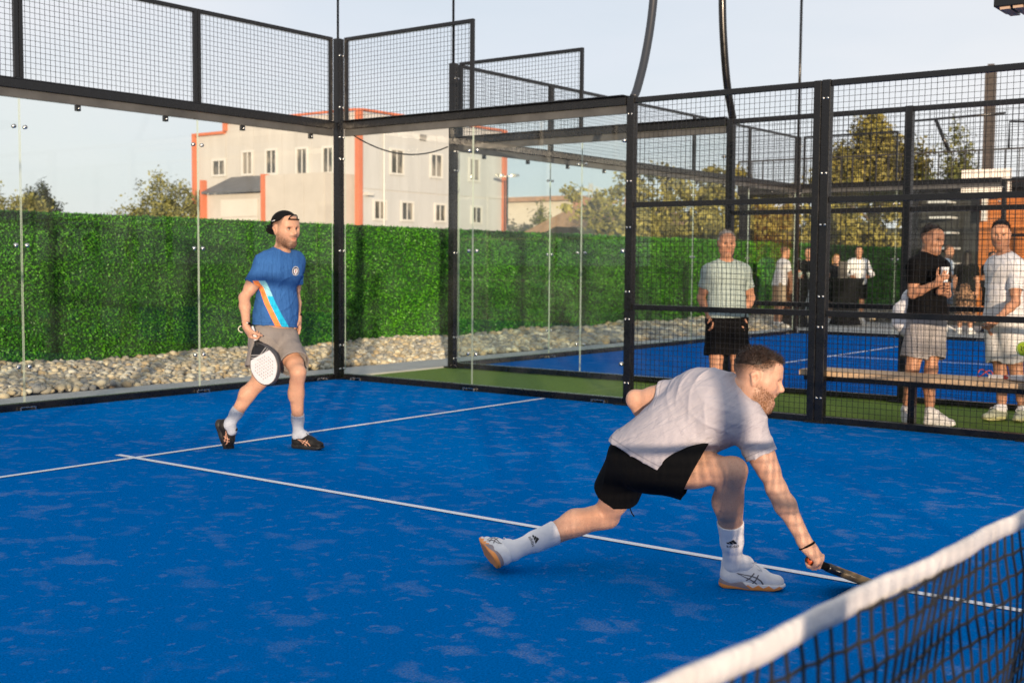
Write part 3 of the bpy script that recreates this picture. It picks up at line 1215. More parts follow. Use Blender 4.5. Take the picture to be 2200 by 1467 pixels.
LEAF = {}
def leafm(key, c1, c2):
    if key not in LEAF:
        LEAF[key] = leaf_mat(key + '_leaf', c1, c2, 0.6)
    return LEAF[key]


M_bark = Mat('rough_bark', (0.12, 0.09, 0.065), 0.95)
M_bark.vary(9, 0.4, 5)
M_bark.bump(M_bark.noise(14, 5), 0.6, 0.03)


def tree(name, base, blobs, n, leaf, lm, label, cat='tree', trunk=None, limbs=True, group=None, zmin=None):
    rng = np.random.default_rng(abs(hash((round(base[0] * 10), round(base[1] * 10)))) % 99991)
    base = np.array(base, float)
    t = tag(empty(name, base), label, cat, group)
    P, T = crown_points(blobs, n, rng)
    if zmin is not None:
        k = P[:, 2] > zmin
        P, T = P[k], T[k]
    cc = np.mean([c for c, r in blobs], 0)
    out_ = P - cc
    out_ /= np.linalg.norm(out_, axis=1)[:, None] + 1e-6
    V, F = leaf_cards(P, out_ * 0.7 + np.array([0, 0, 0.35]), leaf, rng, 0.7)
    tone = np.clip(0.45 + T + rng.normal(0, 0.22, len(P)), 0, 1)
    mesh_np('crown', V, F, lm, parent=t, attrs={'tone': np.repeat(tone, 4)})
    b = MB()
    tr = trunk or 0.12
    top = np.array([cc[0], cc[1], cc[2] + 0.2 * (max(c[2] for c, r in blobs) - base[2])])
    k = 7
    pts = [base + (top - base) * i / k + (rng.normal(size=3) * tr * 0.5 if 0 < i < k else 0) for i in range(k + 1)]
    b.tube(pts, [tr * (1.25 - 0.95 * i / k) for i in range(k + 1)], 9)
    if limbs:
        for c, r in blobs:
            s = pts[rng.integers(3, 6)]
            e = np.array(c) + np.array([0, 0, -0.2 * r[2]])
            m = (s + e) / 2 + rng.normal(size=3) * 0.12 * np.linalg.norm(e - s)
            b.tube([s, m, e], [tr * .5, tr * .32, tr * .12], 6)
    b.build('trunk', M_bark, t)
    return t


olive = leafm('olive', (0.07, 0.078, 0.02), (0.28, 0.27, 0.08))
dark = leafm('dark_green', (0.012, 0.020, 0.010), (0.045, 0.058, 0.024))
yell = leafm('yellow_green', (0.09, 0.085, 0.016), (0.36, 0.31, 0.07))  # yellow green is the foliage's own colour
mid = leafm('mid_green', (0.045, 0.060, 0.015), (0.20, 0.20, 0.05))

tree('round_tree', (61.8, 110.4, 0), [((61.8, 110.4, 6.6), (1.5, 1.5, 2.4)), ((62.2, 109.6, 5.2), (1.7, 1.7, 2.4))], 5500, 0.32, dark,
     'small dark round tree above the hedge at the far left', trunk=.2)
tree('olive_tree', (43.4, 84.6, 0), [((42.6, 85.4, 4.6), (2.2, 2.2, 2.4)), ((44.4, 83.6, 4.2), (1.8, 1.8, 2.2)), ((41, 86.6, 4.6), (1.8, 1.8, 2.2))], 7500, 0.30, olive,
     'olive green bushy tree at the left edge above the hedge', trunk=.18)
tree('bush', (33.7, 51.4, 0), [((33.2, 51.9, 4.3), (1.0, 1.0, 1.9)), ((34.1, 50.8, 3.9), (1.1, 1.1, 1.7)), ((33.4, 51.5, 2.8), (1.8, 1.8, 1.6)), ((34.3, 50.2, 3.6), (.8, .8, 1.3))], 9000, 0.17, olive,
     'tallest loose olive bush touching the left end of the warehouse', 'bush', trunk=.10)
tree('bush', (31.3, 51.2, 0), [((31.2, 51.3, 2.9), (1.2, 1.2, 1.3)), ((31.7, 50.5, 2.4), (1.2, 1.2, 1.4)), ((30.8, 51.9, 2.6), (0.9, 0.9, 1.1))], 6500, 0.17, olive,
     'middle bush over the hedge, lower than the one against the warehouse', 'bush', trunk=.08)
tree('bush', (32.6, 56.1, 0), [((32.6, 56.1, 2.7), (1.1, 1.1, 1.2)), ((31.8, 57.4, 2.2), (1.4, 1.4, 1.0)), ((33.3, 55.2, 2.3), (1.2, 1.2, 1.1))], 6000, 0.16, mid,
     'lowest bush over the hedge, leftmost of the warehouse bushes', 'bush', trunk=.08)
tree('grey_bush', (62.9, 51.0, 0), [((62.0, 52.0, 2.8), (2.0, 2.0, 1.9)), ((64, 50.3, 2.5), (1.9, 1.9, 1.6))], 3400, 0.22, leafm('grey_green', (0.04, 0.045, 0.03), (0.14, 0.14, 0.09)),
     'grey green shrub at the foot of the long pale house', 'bush', trunk=.1)
tree('cypress', (58.6, 45.9, 0), [((58.6, 45.9, 2.6), (.95, .95, 2.3)), ((58.6, 45.9, 3.9), (.6, .6, 1.5))], 2800, 0.18, mid,
     'upright green conifer in front of the long pale house', trunk=.1)
tree('broad_tree', (53.8, 21.7, 0), [((53.6, 22.0, 6.6), (1.9, 1.9, 1.7)), ((53.0, 23.0, 6.0), (1.4, 1.4, 1.2)), ((54.4, 20.8, 6.2), (1.5, 1.5, 1.5)), ((53.7, 21.9, 8.0), (1.1, 1.1, 1.1)), ((55.0, 20.2, 5.2), (1.1, 1.1, 1.0)), ((52.8, 23.3, 4.9), (.9, .9, .8))], 13000, 0.24,
     leafm('golden', (0.08, 0.078, 0.018), (0.34, 0.29, 0.07)), 'large golden lit tree with open crown standing behind the mesh fence', trunk=.22)
tree('cone_tree', (51.0, 17.1, 0), [((51, 17.1, 6.4), (.75, .75, 1.6)), ((51, 17.1, 5.2), (1.15, 1.15, 1.6)), ((50.6, 17.8, 4.3), (1.3, 1.3, 1.3)), ((51.5, 16.3, 4.3), (1.3, 1.3, 1.3))], 7500, 0.18, mid,
     'cone shaped dark green tree right of the golden tree', trunk=.15)


def bank():
    """the overgrown slope beyond the hedge: one tangle of shrubs nobody could count"""
    rng = np.random.default_rng(5)
    blobs = []
    a = np.array([33.0, 25.0])
    e = np.array([50.0, 8.0])
    for i in range(34):
        f = i / 33
        p = a + (e - a) * f + rng.normal(size=2) * 0.8
        h = 3.6 + 0.9 * sin(i * 1.3) + rng.uniform(-.4, .5)
        if i < 10:
            h += 0.5
        for k in range(3):
            z = h * (0.28 + 0.30 * k)
            blobs.append(((p[0] + rng.normal() * .5, p[1] + rng.normal() * .5, z), (1.25, 1.25, 0.85)))
    P, T = crown_points(blobs, 70000, rng)
    V, F = leaf_cards(P, np.array([-0.5, -0.5, 0.3]), 0.20, rng, 0.8)
    tone = np.clip(0.45 + T * 1.3 + rng.normal(0, 0.2, len(P)), 0, 1)
    o = mesh_np('shrub_bank', V, F, yell, attrs={'tone': np.repeat(tone, 4)})
    tag(o, 'sunlit yellow green tangle of shrubs on the slope beyond the farther court', 'shrubs', kind='stuff')
    V, F = [], []
    n = 24
    for i in range(n + 1):
        f = i / n
        p = a + (e - a) * f
        d = np.array([0.72, 0.69])
        for (s, z) in ((-4, -0.05), (-1.2, 1.0), (1.0, 2.3), (3.5, 2.9), (9, 3.0), (30, 2.2)):
            q = p + d * s
            V.append((q[0], q[1], z + 0.12 * sin(i * 1.7 + s) - (0.02 if s < -3 else 0)))
    for i in range(n):
        for j in range(5):
            F.append((i * 6 + j, i * 6 + j + 1, (i + 1) * 6 + j + 1, (i + 1) * 6 + j))
    m = Mat('dry_grass_slope', (0.16, 0.13, 0.04), 0.95)
    m.vary(2.0, 0.4, 6)
    m.bump(m.noise(9, 5), 0.6, 0.1)
    tag(mesh_np('hillside', V, F, m, True), kind='structure')


bank()

# ------------------------------------------------------------------ bar building with a roof terrace
def bar_building():
    t = tag(empty('bar_building', (26, 6, 0)), 'dark bar building with orange timber cladding and a railed roof terrace at the right edge', 'building')
    b = MB()
    b.box((24.1, 3.0, -0.02), (29.0, 9.7, 3.2))
    b.build('wall', Mat('charcoal_cladding', (0.022, 0.024, 0.022), 0.6).vary(2.5, 0.35), t)
    b = MB()
    for k in range(12):
        z = 0.12 + 0.24 * k
        b.box((24.02, 6.2, z), (24.1, 8.15, z + 0.225))
    m = Mat('orange_timber', (0.42, 0.135, 0.028), 0.6)
    m.vary(3, 0.25, 5, 'Object', (1, 0.4, 5))
    b.build('timber_cladding', m, t)
    b = MB()
    b.box((23.6, 2.6, 3.2), (29.0, 14.2, 3.42))
    b.build('terrace_deck', M_steel, t)
    b = MB()
    for k in range(38):
        y = 2.7 + k * 0.30
        b.box((23.62, y, 3.42), (23.645, y + 0.02, 4.05))
    b.box((23.62, 2.6, 4.05), (23.66, 14.2, 4.09))
    b.build('railing', Mat('dark_rail_paint', (0.030, 0.026, 0.022), 0.5), t)
    b = MB()
    b.box((23.55, 7.35, 3.0), (23.58, 8.45, 3.62))
    b.build('banner', Mat('white_banner_cloth', (0.72, 0.66, 0.60), 0.7).vary(3, 0.08), t)
    b = MB()
    b.box((23.53, 7.62, 3.22), (23.545, 7.85, 3.36))
    b.build('banner_mark', M_orange, t)
    b = MB()
    for (y0, y1) in ((9.45, 9.7), (13.9, 14.15)):
        b.box((23.62, y0, -0.02), (23.8, y1, 3.2))
    b.build('deck_post', M_steel, t)
    # open stair with pale treads
    b = MB()
    for k in range(8):
        z = 0.35 + k * 0.36
        y = 8.35 + 0.05 * k
        b.box((23.55 - 0.02 * k, y, z), (24.0, y + 0.48, z + 0.05))
    b.build('stair_tread', Mat('pale_tread', (0.45, 0.47, 0.46), 0.6), t)
    b = MB()
    b.box((23.70, 7.92, 2.45), (23.84, 8.02, 3.15))
    b.build('white_bracket', M_winframe, t)
    # goal-like frames of the terrace
    b = MB()
    b.tube([(24.2, 7.6, 4.1), (24.2, 7.6, 4.75), (24.2, 6.4, 4.65), (24.2, 6.4, 4.1)], 0.03, 6)
    b.tube([(24.2, 10.0, 4.9), (24.2, 7.7, 4.95)], 0.03, 6)
    b.tube([(24.2, 9.3, 4.9), (24.2, 8.95, 4.1)], 0.045, 6)
    b.build('terrace_frame', M_steel, t)


bar_building()
# ------------------------------------------------------------------ bodies: smooth blends of tapered limbs turned into one skin
def nrm(v):
    v = np.asarray(v, float)
    return v / (np.linalg.norm(v) + 1e-12)


def A(*v):
    return np.array(v, float)


class Cone:
    """tapered limb from a to b, optionally flattened (s < 1) or widened (s > 1) along w"""

    def __init__(self, a, b, ra, rb, k=0.03, w=None, s=1.0):
        self.a, self.b, self.ra, self.rb, self.k = np.array(a, float), np.array(b, float), ra, rb, k
        self.w, self.s = (None if w is None else nrm(w)), s
        m = max(ra, rb) * max(1, s) + 0.06
        self.lo = np.minimum(self.a, self.b) - m
        self.hi = np.maximum(self.a, self.b) + m

    def __call__(self, P):
        q = P - self.a.astype(P.dtype)
        ba = self.b - self.a
        if self.w is not None:
            f = 1 / self.s - 1
            q = q + (q @ self.w.astype(P.dtype))[..., None] * (self.w * f).astype(P.dtype)
            ba = ba + self.w * (ba @ self.w) * f
        L2 = float(ba @ ba) + 1e-12
        t = np.clip(q @ ba.astype(P.dtype) / L2, 0, 1)
        d = q - t[..., None] * ba.astype(P.dtype)
        return (np.sqrt((d * d).sum(-1)) - (self.ra + (self.rb - self.ra) * t)) * min(1.0, self.s)


class Ell:
    def __init__(self, c, M, r, k=0.03):
        """ellipsoid, M rows = axes"""
        self.c, self.M, self.r, self.k = np.array(c, float), np.array(M, float), np.array(r, float), k
        e = np.abs(self.M.T * self.r).sum(1) + 0.05
        self.lo, self.hi = self.c - e, self.c + e

    def __call__(self, P):
        q = (P - self.c.astype(P.dtype)) @ self.M.T.astype(P.dtype) / self.r.astype(P.dtype)
        k0 = np.sqrt((q * q).sum(-1))
        q2 = q / self.r.astype(P.dtype)
        k1 = np.sqrt((q2 * q2).sum(-1)) + 1e-9
        return k0 * (k0 - 1) / k1


class Grid:
    def __init__(self, lo, hi, res):
        self.lo = np.array(lo, float)
        self.res = res
        self.n = np.ceil((np.array(hi) - self.lo) / res).astype(int) + 1
        self.g = np.full(self.n, 0.15, np.float32)

    def axes(self, i0, i1):
        ax = [(self.lo[k] + self.res * np.arange(i0[k], i1[k])).astype(np.float32) for k in range(3)]
        return np.stack(np.meshgrid(*ax, indexing='ij'), -1)

    def sub(self, lo, hi):
        i0 = np.clip(np.floor((lo - self.lo) / self.res).astype(int), 0, self.n)
        i1 = np.clip(np.ceil((hi - self.lo) / self.res).astype(int) + 1, 0, self.n)
        return i0, i1

    def add(self, prims, sign=1):
        for p in prims:
            i0, i1 = self.sub(p.lo, p.hi)
            if (i1 <= i0).any():
                continue
            sl = tuple(slice(a, b) for a, b in zip(i0, i1))
            d = p(self.axes(i0, i1))
            g = self.g[sl]
            k = max(p.k, 1e-4)
            if sign > 0:
                h = np.maximum(k - np.abs(g - d), 0) / k
                self.g[sl] = np.minimum(g, d) - h * h * k * 0.25
            else:
                d = -d
                h = np.maximum(k - np.abs(g - d), 0) / k
                self.g[sl] = np.maximum(g, d) + h * h * k * 0.25
        return self

    def all_points(self):
        return self.axes(np.zeros(3, int), self.n)

    def cut(self, p, n, k=0.0):
        """keep the side where (x - p).n < 0"""
        d = (self.all_points() - np.array(p, np.float32)) @ nrm(n).astype(np.float32)
        self.g = np.maximum(self.g, d)
        return d

    def near(self, fn, band=0.03):
        idx = np.abs(self.g) < band
        ii = np.argwhere(idx)
        P = self.lo + ii * self.res
        self.g[idx] += fn(P).astype(np.float32)

    def join(self, other, k=0.02):
        h = np.maximum(k - np.abs(self.g - other.g), 0) / k
        self.g = np.minimum(self.g, other.g) - h * h * k * 0.25

    def mesh(self):
        return surface_nets(self.g, self.lo, self.res)


def surface_nets(g, lo, res):
    s = g < 0
    c = np.zeros(np.array(g.shape) - 1, np.int8)
    offs = [(i, j, k) for i in (0, 1) for j in (0, 1) for k in (0, 1)]
    nx, ny, nz_ = g.shape
    for (i, j, k) in offs:
        c += s[i:nx - 1 + i, j:ny - 1 + j, k:nz_ - 1 + k]
    act = (c > 0) & (c < 8)
    cells = np.argwhere(act)
    vid = np.full(act.shape, -1, np.int32)
    vid[act] = np.arange(len(cells))
    val = {o: g[cells[:, 0] + o[0], cells[:, 1] + o[1], cells[:, 2] + o[2]] for o in offs}
    acc = np.zeros((len(cells), 3))
    cnt = np.zeros(len(cells))
    for a in offs:
        for ax in range(3):
            if a[ax]:
                continue
            b = list(a)
            b[ax] = 1
            va, vb = val[a], val[tuple(b)]
            m = (va < 0) != (vb < 0)
            t = va[m] / (va[m] - vb[m])
            p = np.tile(np.array(a, float), (m.sum(), 1))
            p[:, ax] += t
            acc[m] += p
            cnt[m] += 1
    V = lo + (cells + acc / cnt[:, None]) * res
    quads = []
    for ax in range(3):
        sl0 = [slice(None)] * 3
        sl1 = [slice(None)] * 3
        sl0[ax] = slice(0, -1)
        sl1[ax] = slice(1, None)
        u, w = [(1, 2), (2, 0), (0, 1)][ax]
        for s_ in (sl0, sl1):
            s_[u] = slice(1, -1)
            s_[w] = slice(1, -1)
        a, b = s[tuple(sl0)], s[tuple(sl1)]
        e = np.argwhere(a != b)
        if not len(e):
            continue
        flip = a[tuple(e.T)]
        base = e.copy()
        base[:, u] += 1
        base[:, w] += 1

        def cell(du, dw):
            q = base.copy()
            q[:, u] -= du
            q[:, w] -= dw
            return vid[tuple(q.T)]
        q = np.stack([cell(1, 1), cell(0, 1), cell(0, 0), cell(1, 0)], 1)
        q[~flip] = q[~flip][:, ::-1]
        quads.append(q)
    F = np.vstack(quads)
    return V, F


def bounds(prims, m=0.02):
    return np.min([p.lo for p in prims], 0) - m, np.max([p.hi for p in prims], 0) + m


def folds(amp, dirs, freq, seed):
    """cloth creases: sparse warped ridges with soft valleys between them"""
    r = np.random.default_rng(seed)
    ph = r.uniform(0, 6.28, 12)

    def f(P):
        P = np.asarray(P, float)
        w = 0.5 * np.sin(P @ A(9, 5, 7) + ph[0]) + 0.45 * np.sin(P @ A(-8, 13, 5) + ph[1]) + 0.35 * np.sin(P @ A(7, -9, 17) + ph[2])
        o = np.zeros(len(P))
        for i, d in enumerate(dirs):
            d = nrm(d)
            a = (P @ d) * freq * (0.5 + 0.22 * i) + 1.9 * w + ph[3 + i]
            ridge = (1 - np.abs(np.sin(a))) ** 2.2
            m = np.clip(0.35 + 0.9 * np.sin(P @ np.roll(A(11, -7, 6), i) + ph[7 + i % 4] + 1.5 * w), 0, 1.2)
            o -= (ridge - 0.25) * m
        return amp * o
    return f


def frame(f, u):
    """rows: right, forward, up"""
    f = nrm(f)
    u = np.array(u, float)
    u = nrm(u - f * (u @ f))
    return np.array([np.cross(f, u), f, u])


# --- skin and cloth materials
def skin_mat(name, tone, hair=(0.05, 0.03, 0.02)):
    m = Mat(name, tone, 0.5, spec=0.35)
    big = m.ramp(m.noise(14, 4, 0.6), [(0.3, 0.0), (0.7, 1.0)])
    c = m.mix(big, tuple(x * 0.93 for x in tone), tuple(min(1, x * y) for x, y in zip(tone, (1.05, 0.98, 0.96))))
    fine = m.ramp(m.noise(95, 3, 0.7), [(0.35, 0.0), (0.7, 0.35)])
    c = m.mix(fine, c, tuple(x * y for x, y in zip(tone, (0.86, 0.72, 0.66))))
    hairy = m.noise(260, 2, 0.7, m.coord('Object', (1, 1, 0.22)), 1.0)
    c = m.mix(m.ramp(hairy, [(0.56, 0.0), (0.70, 0.42)]), c, (tone[0] * .45, tone[1] * .36, tone[2] * .32))
    # natural colouring of lips, beard, brows and cropped hair, stored with the skin
    c = m.mix(m.attr('lips'), c, (tone[0] * 0.86, tone[1] * 0.62, tone[2] * 0.60))
    stub = m.math('MULTIPLY', m.attr('beard'), m.ramp(m.noise(230, 2, 0.8), [(0.30, 0.55), (0.62, 1.0)]))
    c = m.mix(stub, c, hair)
    m.base_to(c)
    m.bump(m.noise(170, 3), 0.12, 0.003)
    m.bump(m.noise(22, 3), 0.22, 0.012)
    m.p.inputs['Subsurface Weight'].default_value = 0.08
    m.p.inputs['Subsurface Radius'].default_value = (0.012, 0.005, 0.003)
    m.p.inputs['Subsurface Scale'].default_value = 1.0
    return m


CREASE_REF = A(-0.8, -0.6, 0.2)


def jersey(m, strength=0.55):
    """stitched hems and long pulled creases for a shirt cloth"""
    h = m.attr('hem')
    line = m.ramp(h, [(0.0, 0.0), (0.0165, 0.0), (0.018, 1.0), (0.021, 1.0), (0.0225, 0.0), (1.0, 0.0)])
    src = m.col
    dk = m.n.new('ShaderNodeMix')
    dk.data_type = 'RGBA'
    dk.blend_type = 'MULTIPLY'
    dk.inputs[7].default_value = (0.62, 0.62, 0.64, 1)
    m.l.new(line, dk.inputs[0])
    m.l.new(src, dk.inputs[6])
    m.base_to(dk.outputs[2])
    cx = m.n.new('ShaderNodeCombineXYZ')
    m.l.new(m.math('MULTIPLY', m.attr('cu'), 1.0), cx.inputs[0])
    m.l.new(m.math('MULTIPLY', m.attr('cv'), 0.20), cx.inputs[1])
    n1 = m.noise(17, 3, 0.5, cx.outputs[0], 0.6)
    n2 = m.noise(34, 2, 0.5, cx.outputs[0], 0.9)
    r1 = m.math('ABSOLUTE', m.math('SUBTRACT', n1, 0.5))
    r2 = m.math('ABSOLUTE', m.math('SUBTRACT', n2, 0.5))
    m.bump(m.math('POWER', r1, 0.7), strength, 0.022)
    m.bump(m.math('POWER', r2, 0.7), strength * 0.6, 0.010)
    return m


def cloth_mat(name, col, rough=0.85, weave=420, fold=0.35, amt=0.06, fscale=10):
    m = Mat(name, col, rough, spec=0.06)
    m.vary(6, amt, 4)
    m.bump(m.noise(fscale, 4, 0.55, m.coord('Object', (1, 1, 0.6)), 0.8), fold, 0.02)
    m.bump(m.noise(weave, 1), 0.12, 0.001)
    return m


def hair_mat(name, col):
    m = Mat(name, col, 0.5, spec=0.35)
    f = m.noise(60, 3, 0.6, m.coord('Object', (1, 1, 0.25)), 0.5)
    m.base_to(m.mix(m.ramp(f, [(0.3, 0.0), (0.7, 1.0)]), tuple(c * 0.55 for c in col), tuple(min(1, c * 1.6) for c in col)))
    m.bump(f, 0.8, 0.006)
    return m


M_eye = Mat('eye_white', (0.42, 0.38, 0.35), 0.25)
M_iris = Mat('dark_iris', (0.02, 0.014, 0.01), 0.15)


class Head:
    def __init__(self, c, fwd, up, s=1.0):
        self.c, self.M, self.s = np.array(c, float), frame(fwd, up), s

    def w(self, x, y, z):
        return self.c + self.s * (self.M[0] * x + self.M[1] * y + self.M[2] * z)

    def local(self, P):
        return ((P - self.c) @ self.M.T) / self.s

    def prims(self, open_mouth=0.0):
        s, w = self.s, self.w
        R, F, U = self.M
        E = lambda c, r, k=0.03: Ell(w(*c), self.M, np.array(r) * s, k * s)
        C = lambda a, b, ra, rb, k=0.015, ww=None, f=1: Cone(w(*a), w(*b), ra * s, rb * s, k * s, ww, f)
        jd = open_mouth
        add = [E((0, -0.018, 0.040), (0.0755, 0.097, 0.083), 0.01),
               E((0, 0.022, -0.020), (0.066, 0.071, 0.085), 0.05),
               C((0, 0.055, 0.058), (0, 0.062, 0.030), 0.036, 0.030, 0.05, R, 1.55),
               C((-0.052, 0.008, -0.062), (-0.016, 0.070, -0.100 - jd), 0.019, 0.019, 0.035),
               C((0.052, 0.008, -0.062), (0.016, 0.070, -0.100 - jd), 0.019, 0.019, 0.035),
               C((-0.012, 0.077, -0.103 - jd), (0.012, 0.077, -0.103 - jd), 0.017, 0.017, 0.025),
               C((-0.040, 0.062, -0.022), (-0.052, 0.040, -0.012), 0.021, 0.022, 0.035),
               C((0.040, 0.062, -0.022), (0.052, 0.040, -0.012), 0.021, 0.022, 0.035),
               C((-0.014, 0.087, 0.026), (-0.046, 0.070, 0.027), 0.0105, 0.011, 0.018),
               C((0.014, 0.087, 0.026), (0.046, 0.070, 0.027), 0.0105, 0.011, 0.018),
               C((0, 0.089, 0.020), (0, 0.117, -0.020), 0.0080, 0.0120, 0.010),
               C((-0.0125, 0.097, -0.027), (0.0125, 0.097, -0.027), 0.0095, 0.0095, 0.008),
               C((0, 0.077, -0.048), (0, 0.081, -0.075 - jd * .6), 0.024, 0.022, 0.03)]
        lips = [C((-0.017, 0.095, -0.0545), (0.017, 0.095, -0.0545), 0.0066, 0.0066, 0.006),
                C((-0.015, 0.094, -0.068 - jd), (0.015, 0.094, -0.068 - jd), 0.0074, 0.0074, 0.006)]
        ears = []
        for sx in (-1, 1):
            ears += [Ell(w(sx * 0.0765, -0.012, 0.000), frame(F * 0.9 + R * sx * 0.45, U - F * 0.15), np.array((0.009, 0.019, 0.033)) * s, 0.012 * s),
                     C((sx * 0.080, -0.014, 0.026), (sx * 0.083, -0.030, 0.010), 0.007, 0.007, 0.010),
                     C((sx * 0.083, -0.030, 0.010), (sx * 0.076, -0.012, -0.030), 0.0065, 0.0065, 0.010)]
        sub = [E((-0.031, 0.094, 0.009), (0.017, 0.016, 0.0125), 0.016),
               E((0.031, 0.094, 0.009), (0.017, 0.016, 0.0125), 0.016)]
        if jd > 0:
            sub.append(E((0, 0.094, -0.061 - jd * .5), (0.016, 0.022, 0.005 + jd * .62), 0.006))
        else:
            sub.append(C((-0.018, 0.100, -0.0612), (0.018, 0.100, -0.0612), 0.0022, 0.0022, 0.004))
        for sx in (-1, 1):
            sub.append(Ell(w(sx * 0.087, -0.012, -0.001), self.M, np.array((0.006, 0.008, 0.013)) * s, 0.006 * s))
        return add + lips + ears, sub

    def eyes(self, parent):
        V0, F0 = ico(2)
        for sx in (-1, 1):
            c = self.w(sx * 0.031, 0.0735, 0.008)
            Vw = c + V0 * 0.0125 * self.s
            L_ = (V0 @ self.M.T)
            g = nrm(A(0.05, 1, -0.06))
            dark = (L_ @ g) > 0.70
            mi = dark[F0].all(1).astype(int)
            e = mesh_np('eye', Vw, F0, [M_eye, M_iris], True, parent, mi)
            b = MB()
            b.tube([self.w(sx * x, y, z) for x, y, z in ((0.017, 0.0835, 0.0095), (0.024, 0.0885, 0.0145), (0.032, 0.0885, 0.0160), (0.040, 0.0835, 0.0140), (0.047, 0.0755, 0.0075))],
                   [0.0012 * self.s, 0.0022 * self.s, 0.0026 * self.s, 0.0024 * self.s, 0.001 * self.s], 6)
            b.build('eyelash', M_iris, e)

    def brows(self, parent, mat):
        b = MB()
        for sx in (-1, 1):
            pts = [self.w(sx * x, y, z) for x, y, z in ((0.014, 0.0975, 0.026), (0.026, 0.0955, 0.031), (0.038, 0.087, 0.032), (0.050, 0.075, 0.027))]
            b.tube(pts, [0.0042 * self.s, 0.0055 * self.s, 0.005 * self.s, 0.0025 * self.s], 6)
        b.build('eyebrow', mat, parent)

    def hair(self, parent, mat, body, top=0.014, side=0.0, line=0.078, low=0.03, soft=0.03, nape=-0.02, ltop=0.016, lside=0.005, n=3500, wd=0.0012, res=0.006, lift=0.55, fringe=0.0, seed=1):
        """cropped hair: a thin mat that sinks into the scalp at its edges, plus real short strands whose length and density fade to the sides"""
        s = self.s
        pr = [Ell(self.w(0, -0.020, 0.040 + top * .75), self.M, np.array((0.0745 + side, 0.0965 + side, 0.083 + top * .25)) * s, 0.01)]
        if fringe:
            pr.append(Ell(self.w(0, 0.045, 0.098 + top * .3), self.M, np.array((0.046, 0.036 + fringe, 0.022)) * s, 0.02 * s))
        G = Grid(*bounds(pr), res).add(pr)
        d = G.axes(np.zeros(3, int), G.n).reshape(-1, 3)
        q = self.local(d)
        zc = np.where(q[:, 1] > 0.02, line + 0.004 - 0.2 * np.maximum(0.06 - q[:, 1], 0) , low + 0.012)
        zc = np.where(q[:, 1] < -0.05, low + 0.012 + (nape - low) * np.clip((-0.05 - q[:, 1]) / 0.04, 0, 1), zc)
        G.g = np.maximum(G.g, ((zc - q[:, 2]) * s * 0.8).reshape(G.n).astype(np.float32))
        V, F = G.mesh()
        o = mesh_np('hair', V, F, mat, True, parent)
        rng = np.random.default_rng(seed)
        tb, tm = bvh_of(body), bvh_of(o)
        V, F = [], []
        tries = 0
        sm = lambda x: min(1.0, max(0.0, x))
        while len(F) < n and tries < n * 8:
            tries += 1
            v = rng.normal(size=3)
            v /= np.linalg.norm(v)
            wv = self.M.T @ v
            o0 = self.w(0, -0.018, 0.03) + wv * 0.22
            h1 = tm.ray_cast(Vector(o0), Vector(-wv), 0.3)
            h2 = tb.ray_cast(Vector(o0), Vector(-wv), 0.3)
            h = h1 if (h1[0] is not None and (h2[0] is None or h1[3] < h2[3])) else h2
            if h[0] is None:
                continue
            pt, nn = np.array(h[0]), np.array(h[1])
            ql = self.local(pt[None])[0]
            ax = abs(ql[0])
            lo_ = low + (nape - low) * sm((-0.045 - ql[1]) / 0.04)
            if ql[1] > 0.012:
                lo_ = max(lo_, low + (line - low) * sm((ql[1] - 0.012) / 0.035) - 0.10 * max(ax - 0.045, 0))
                k = sm((ql[2] - lo_) / (soft * 0.35))
            else:
                k = sm((ql[2] - lo_ + soft * .4) / soft)
            if ax > 0.072 and ql[2] < 0.033 and abs(ql[1] + 0.012) < 0.028:
                continue
            if rng.random() > k:
                continue
            kt = sm((ql[2] - 0.035) / 0.055)
            L_ = (lside + (ltop - lside) * kt) * (0.55 + 0.45 * k) * rng.uniform(0.7, 1.25) * s
            comb = self.M[1] * (0.75 if kt > .5 else -0.35) - self.M[2] * (0.0 if kt > .5 else 0.8)
            dv = nrm(nn * lift + comb * (1 - lift) + rng.normal(size=3) * 0.22)
            sd = nrm(np.cross(dv, nn) + 1e-6)
            w2 = wd * s * rng.uniform(.7, 1.3)
            i = len(V)
            V += [pt - nn * 0.001 - sd * w2, pt - nn * 0.001 + sd * w2, pt + dv * L_ - nn * L_ * 0.12]
            F.append((i, i + 1, i + 2))
        if F:
            mesh_np('hair_strands', np.array(V), np.array(F), mat, False, o)
        return o

    def beard_hair(self, parent, mat, body, n=1600, cheek=-0.045, jd=0.0, ln=0.006, wd=0.001, seed=2):
        rng = np.random.default_rng(seed)
        tb = bvh_of(body)
        V, F = [], []
        s = self.s
        for _ in range(n * 6):
            if len(F) >= n:
                break
            x, y, z = rng.uniform(-0.085, 0.085), rng.uniform(-0.01, 0.11), rng.uniform(-0.135 - jd, -0.02)
            c = self.w(0, 0.02, z + 0.03)
            t_ = self.w(x, y, z)
            dv = nrm(t_ - c)
            h = tb.ray_cast(Vector(c + dv * 0.2), Vector(-dv), 0.3)
            if h[0] is None:
                continue
            pt, nn = np.array(h[0]), np.array(h[1])
            q = self.local(pt[None])[0]
            lim = cheek + 0.55 * min(max(0.055 - q[1], -0.02), 0.05)
            ok = q[2] < lim + rng.normal() * 0.005 and q[1] > 0.0 and q[2] > -0.13 - jd
            if abs(q[0]) < 0.021 and abs(q[2] + 0.061 + jd * .5) < 0.012 + jd * .6:
                ok = False
            if abs(q[0]) < 0.03 and abs(q[2] + 0.045) < 0.007 and q[1] > .07:
                ok = True
            if not ok:
                continue
            d2 = nrm(nn * 0.5 - self.M[2] * 0.7 + self.M[1] * 0.1 + rng.normal(size=3) * 0.3)
            sd = nrm(np.cross(d2, nn) + 1e-6)
            i = len(V)
            L_ = ln * rng.uniform(.6, 1.3) * s
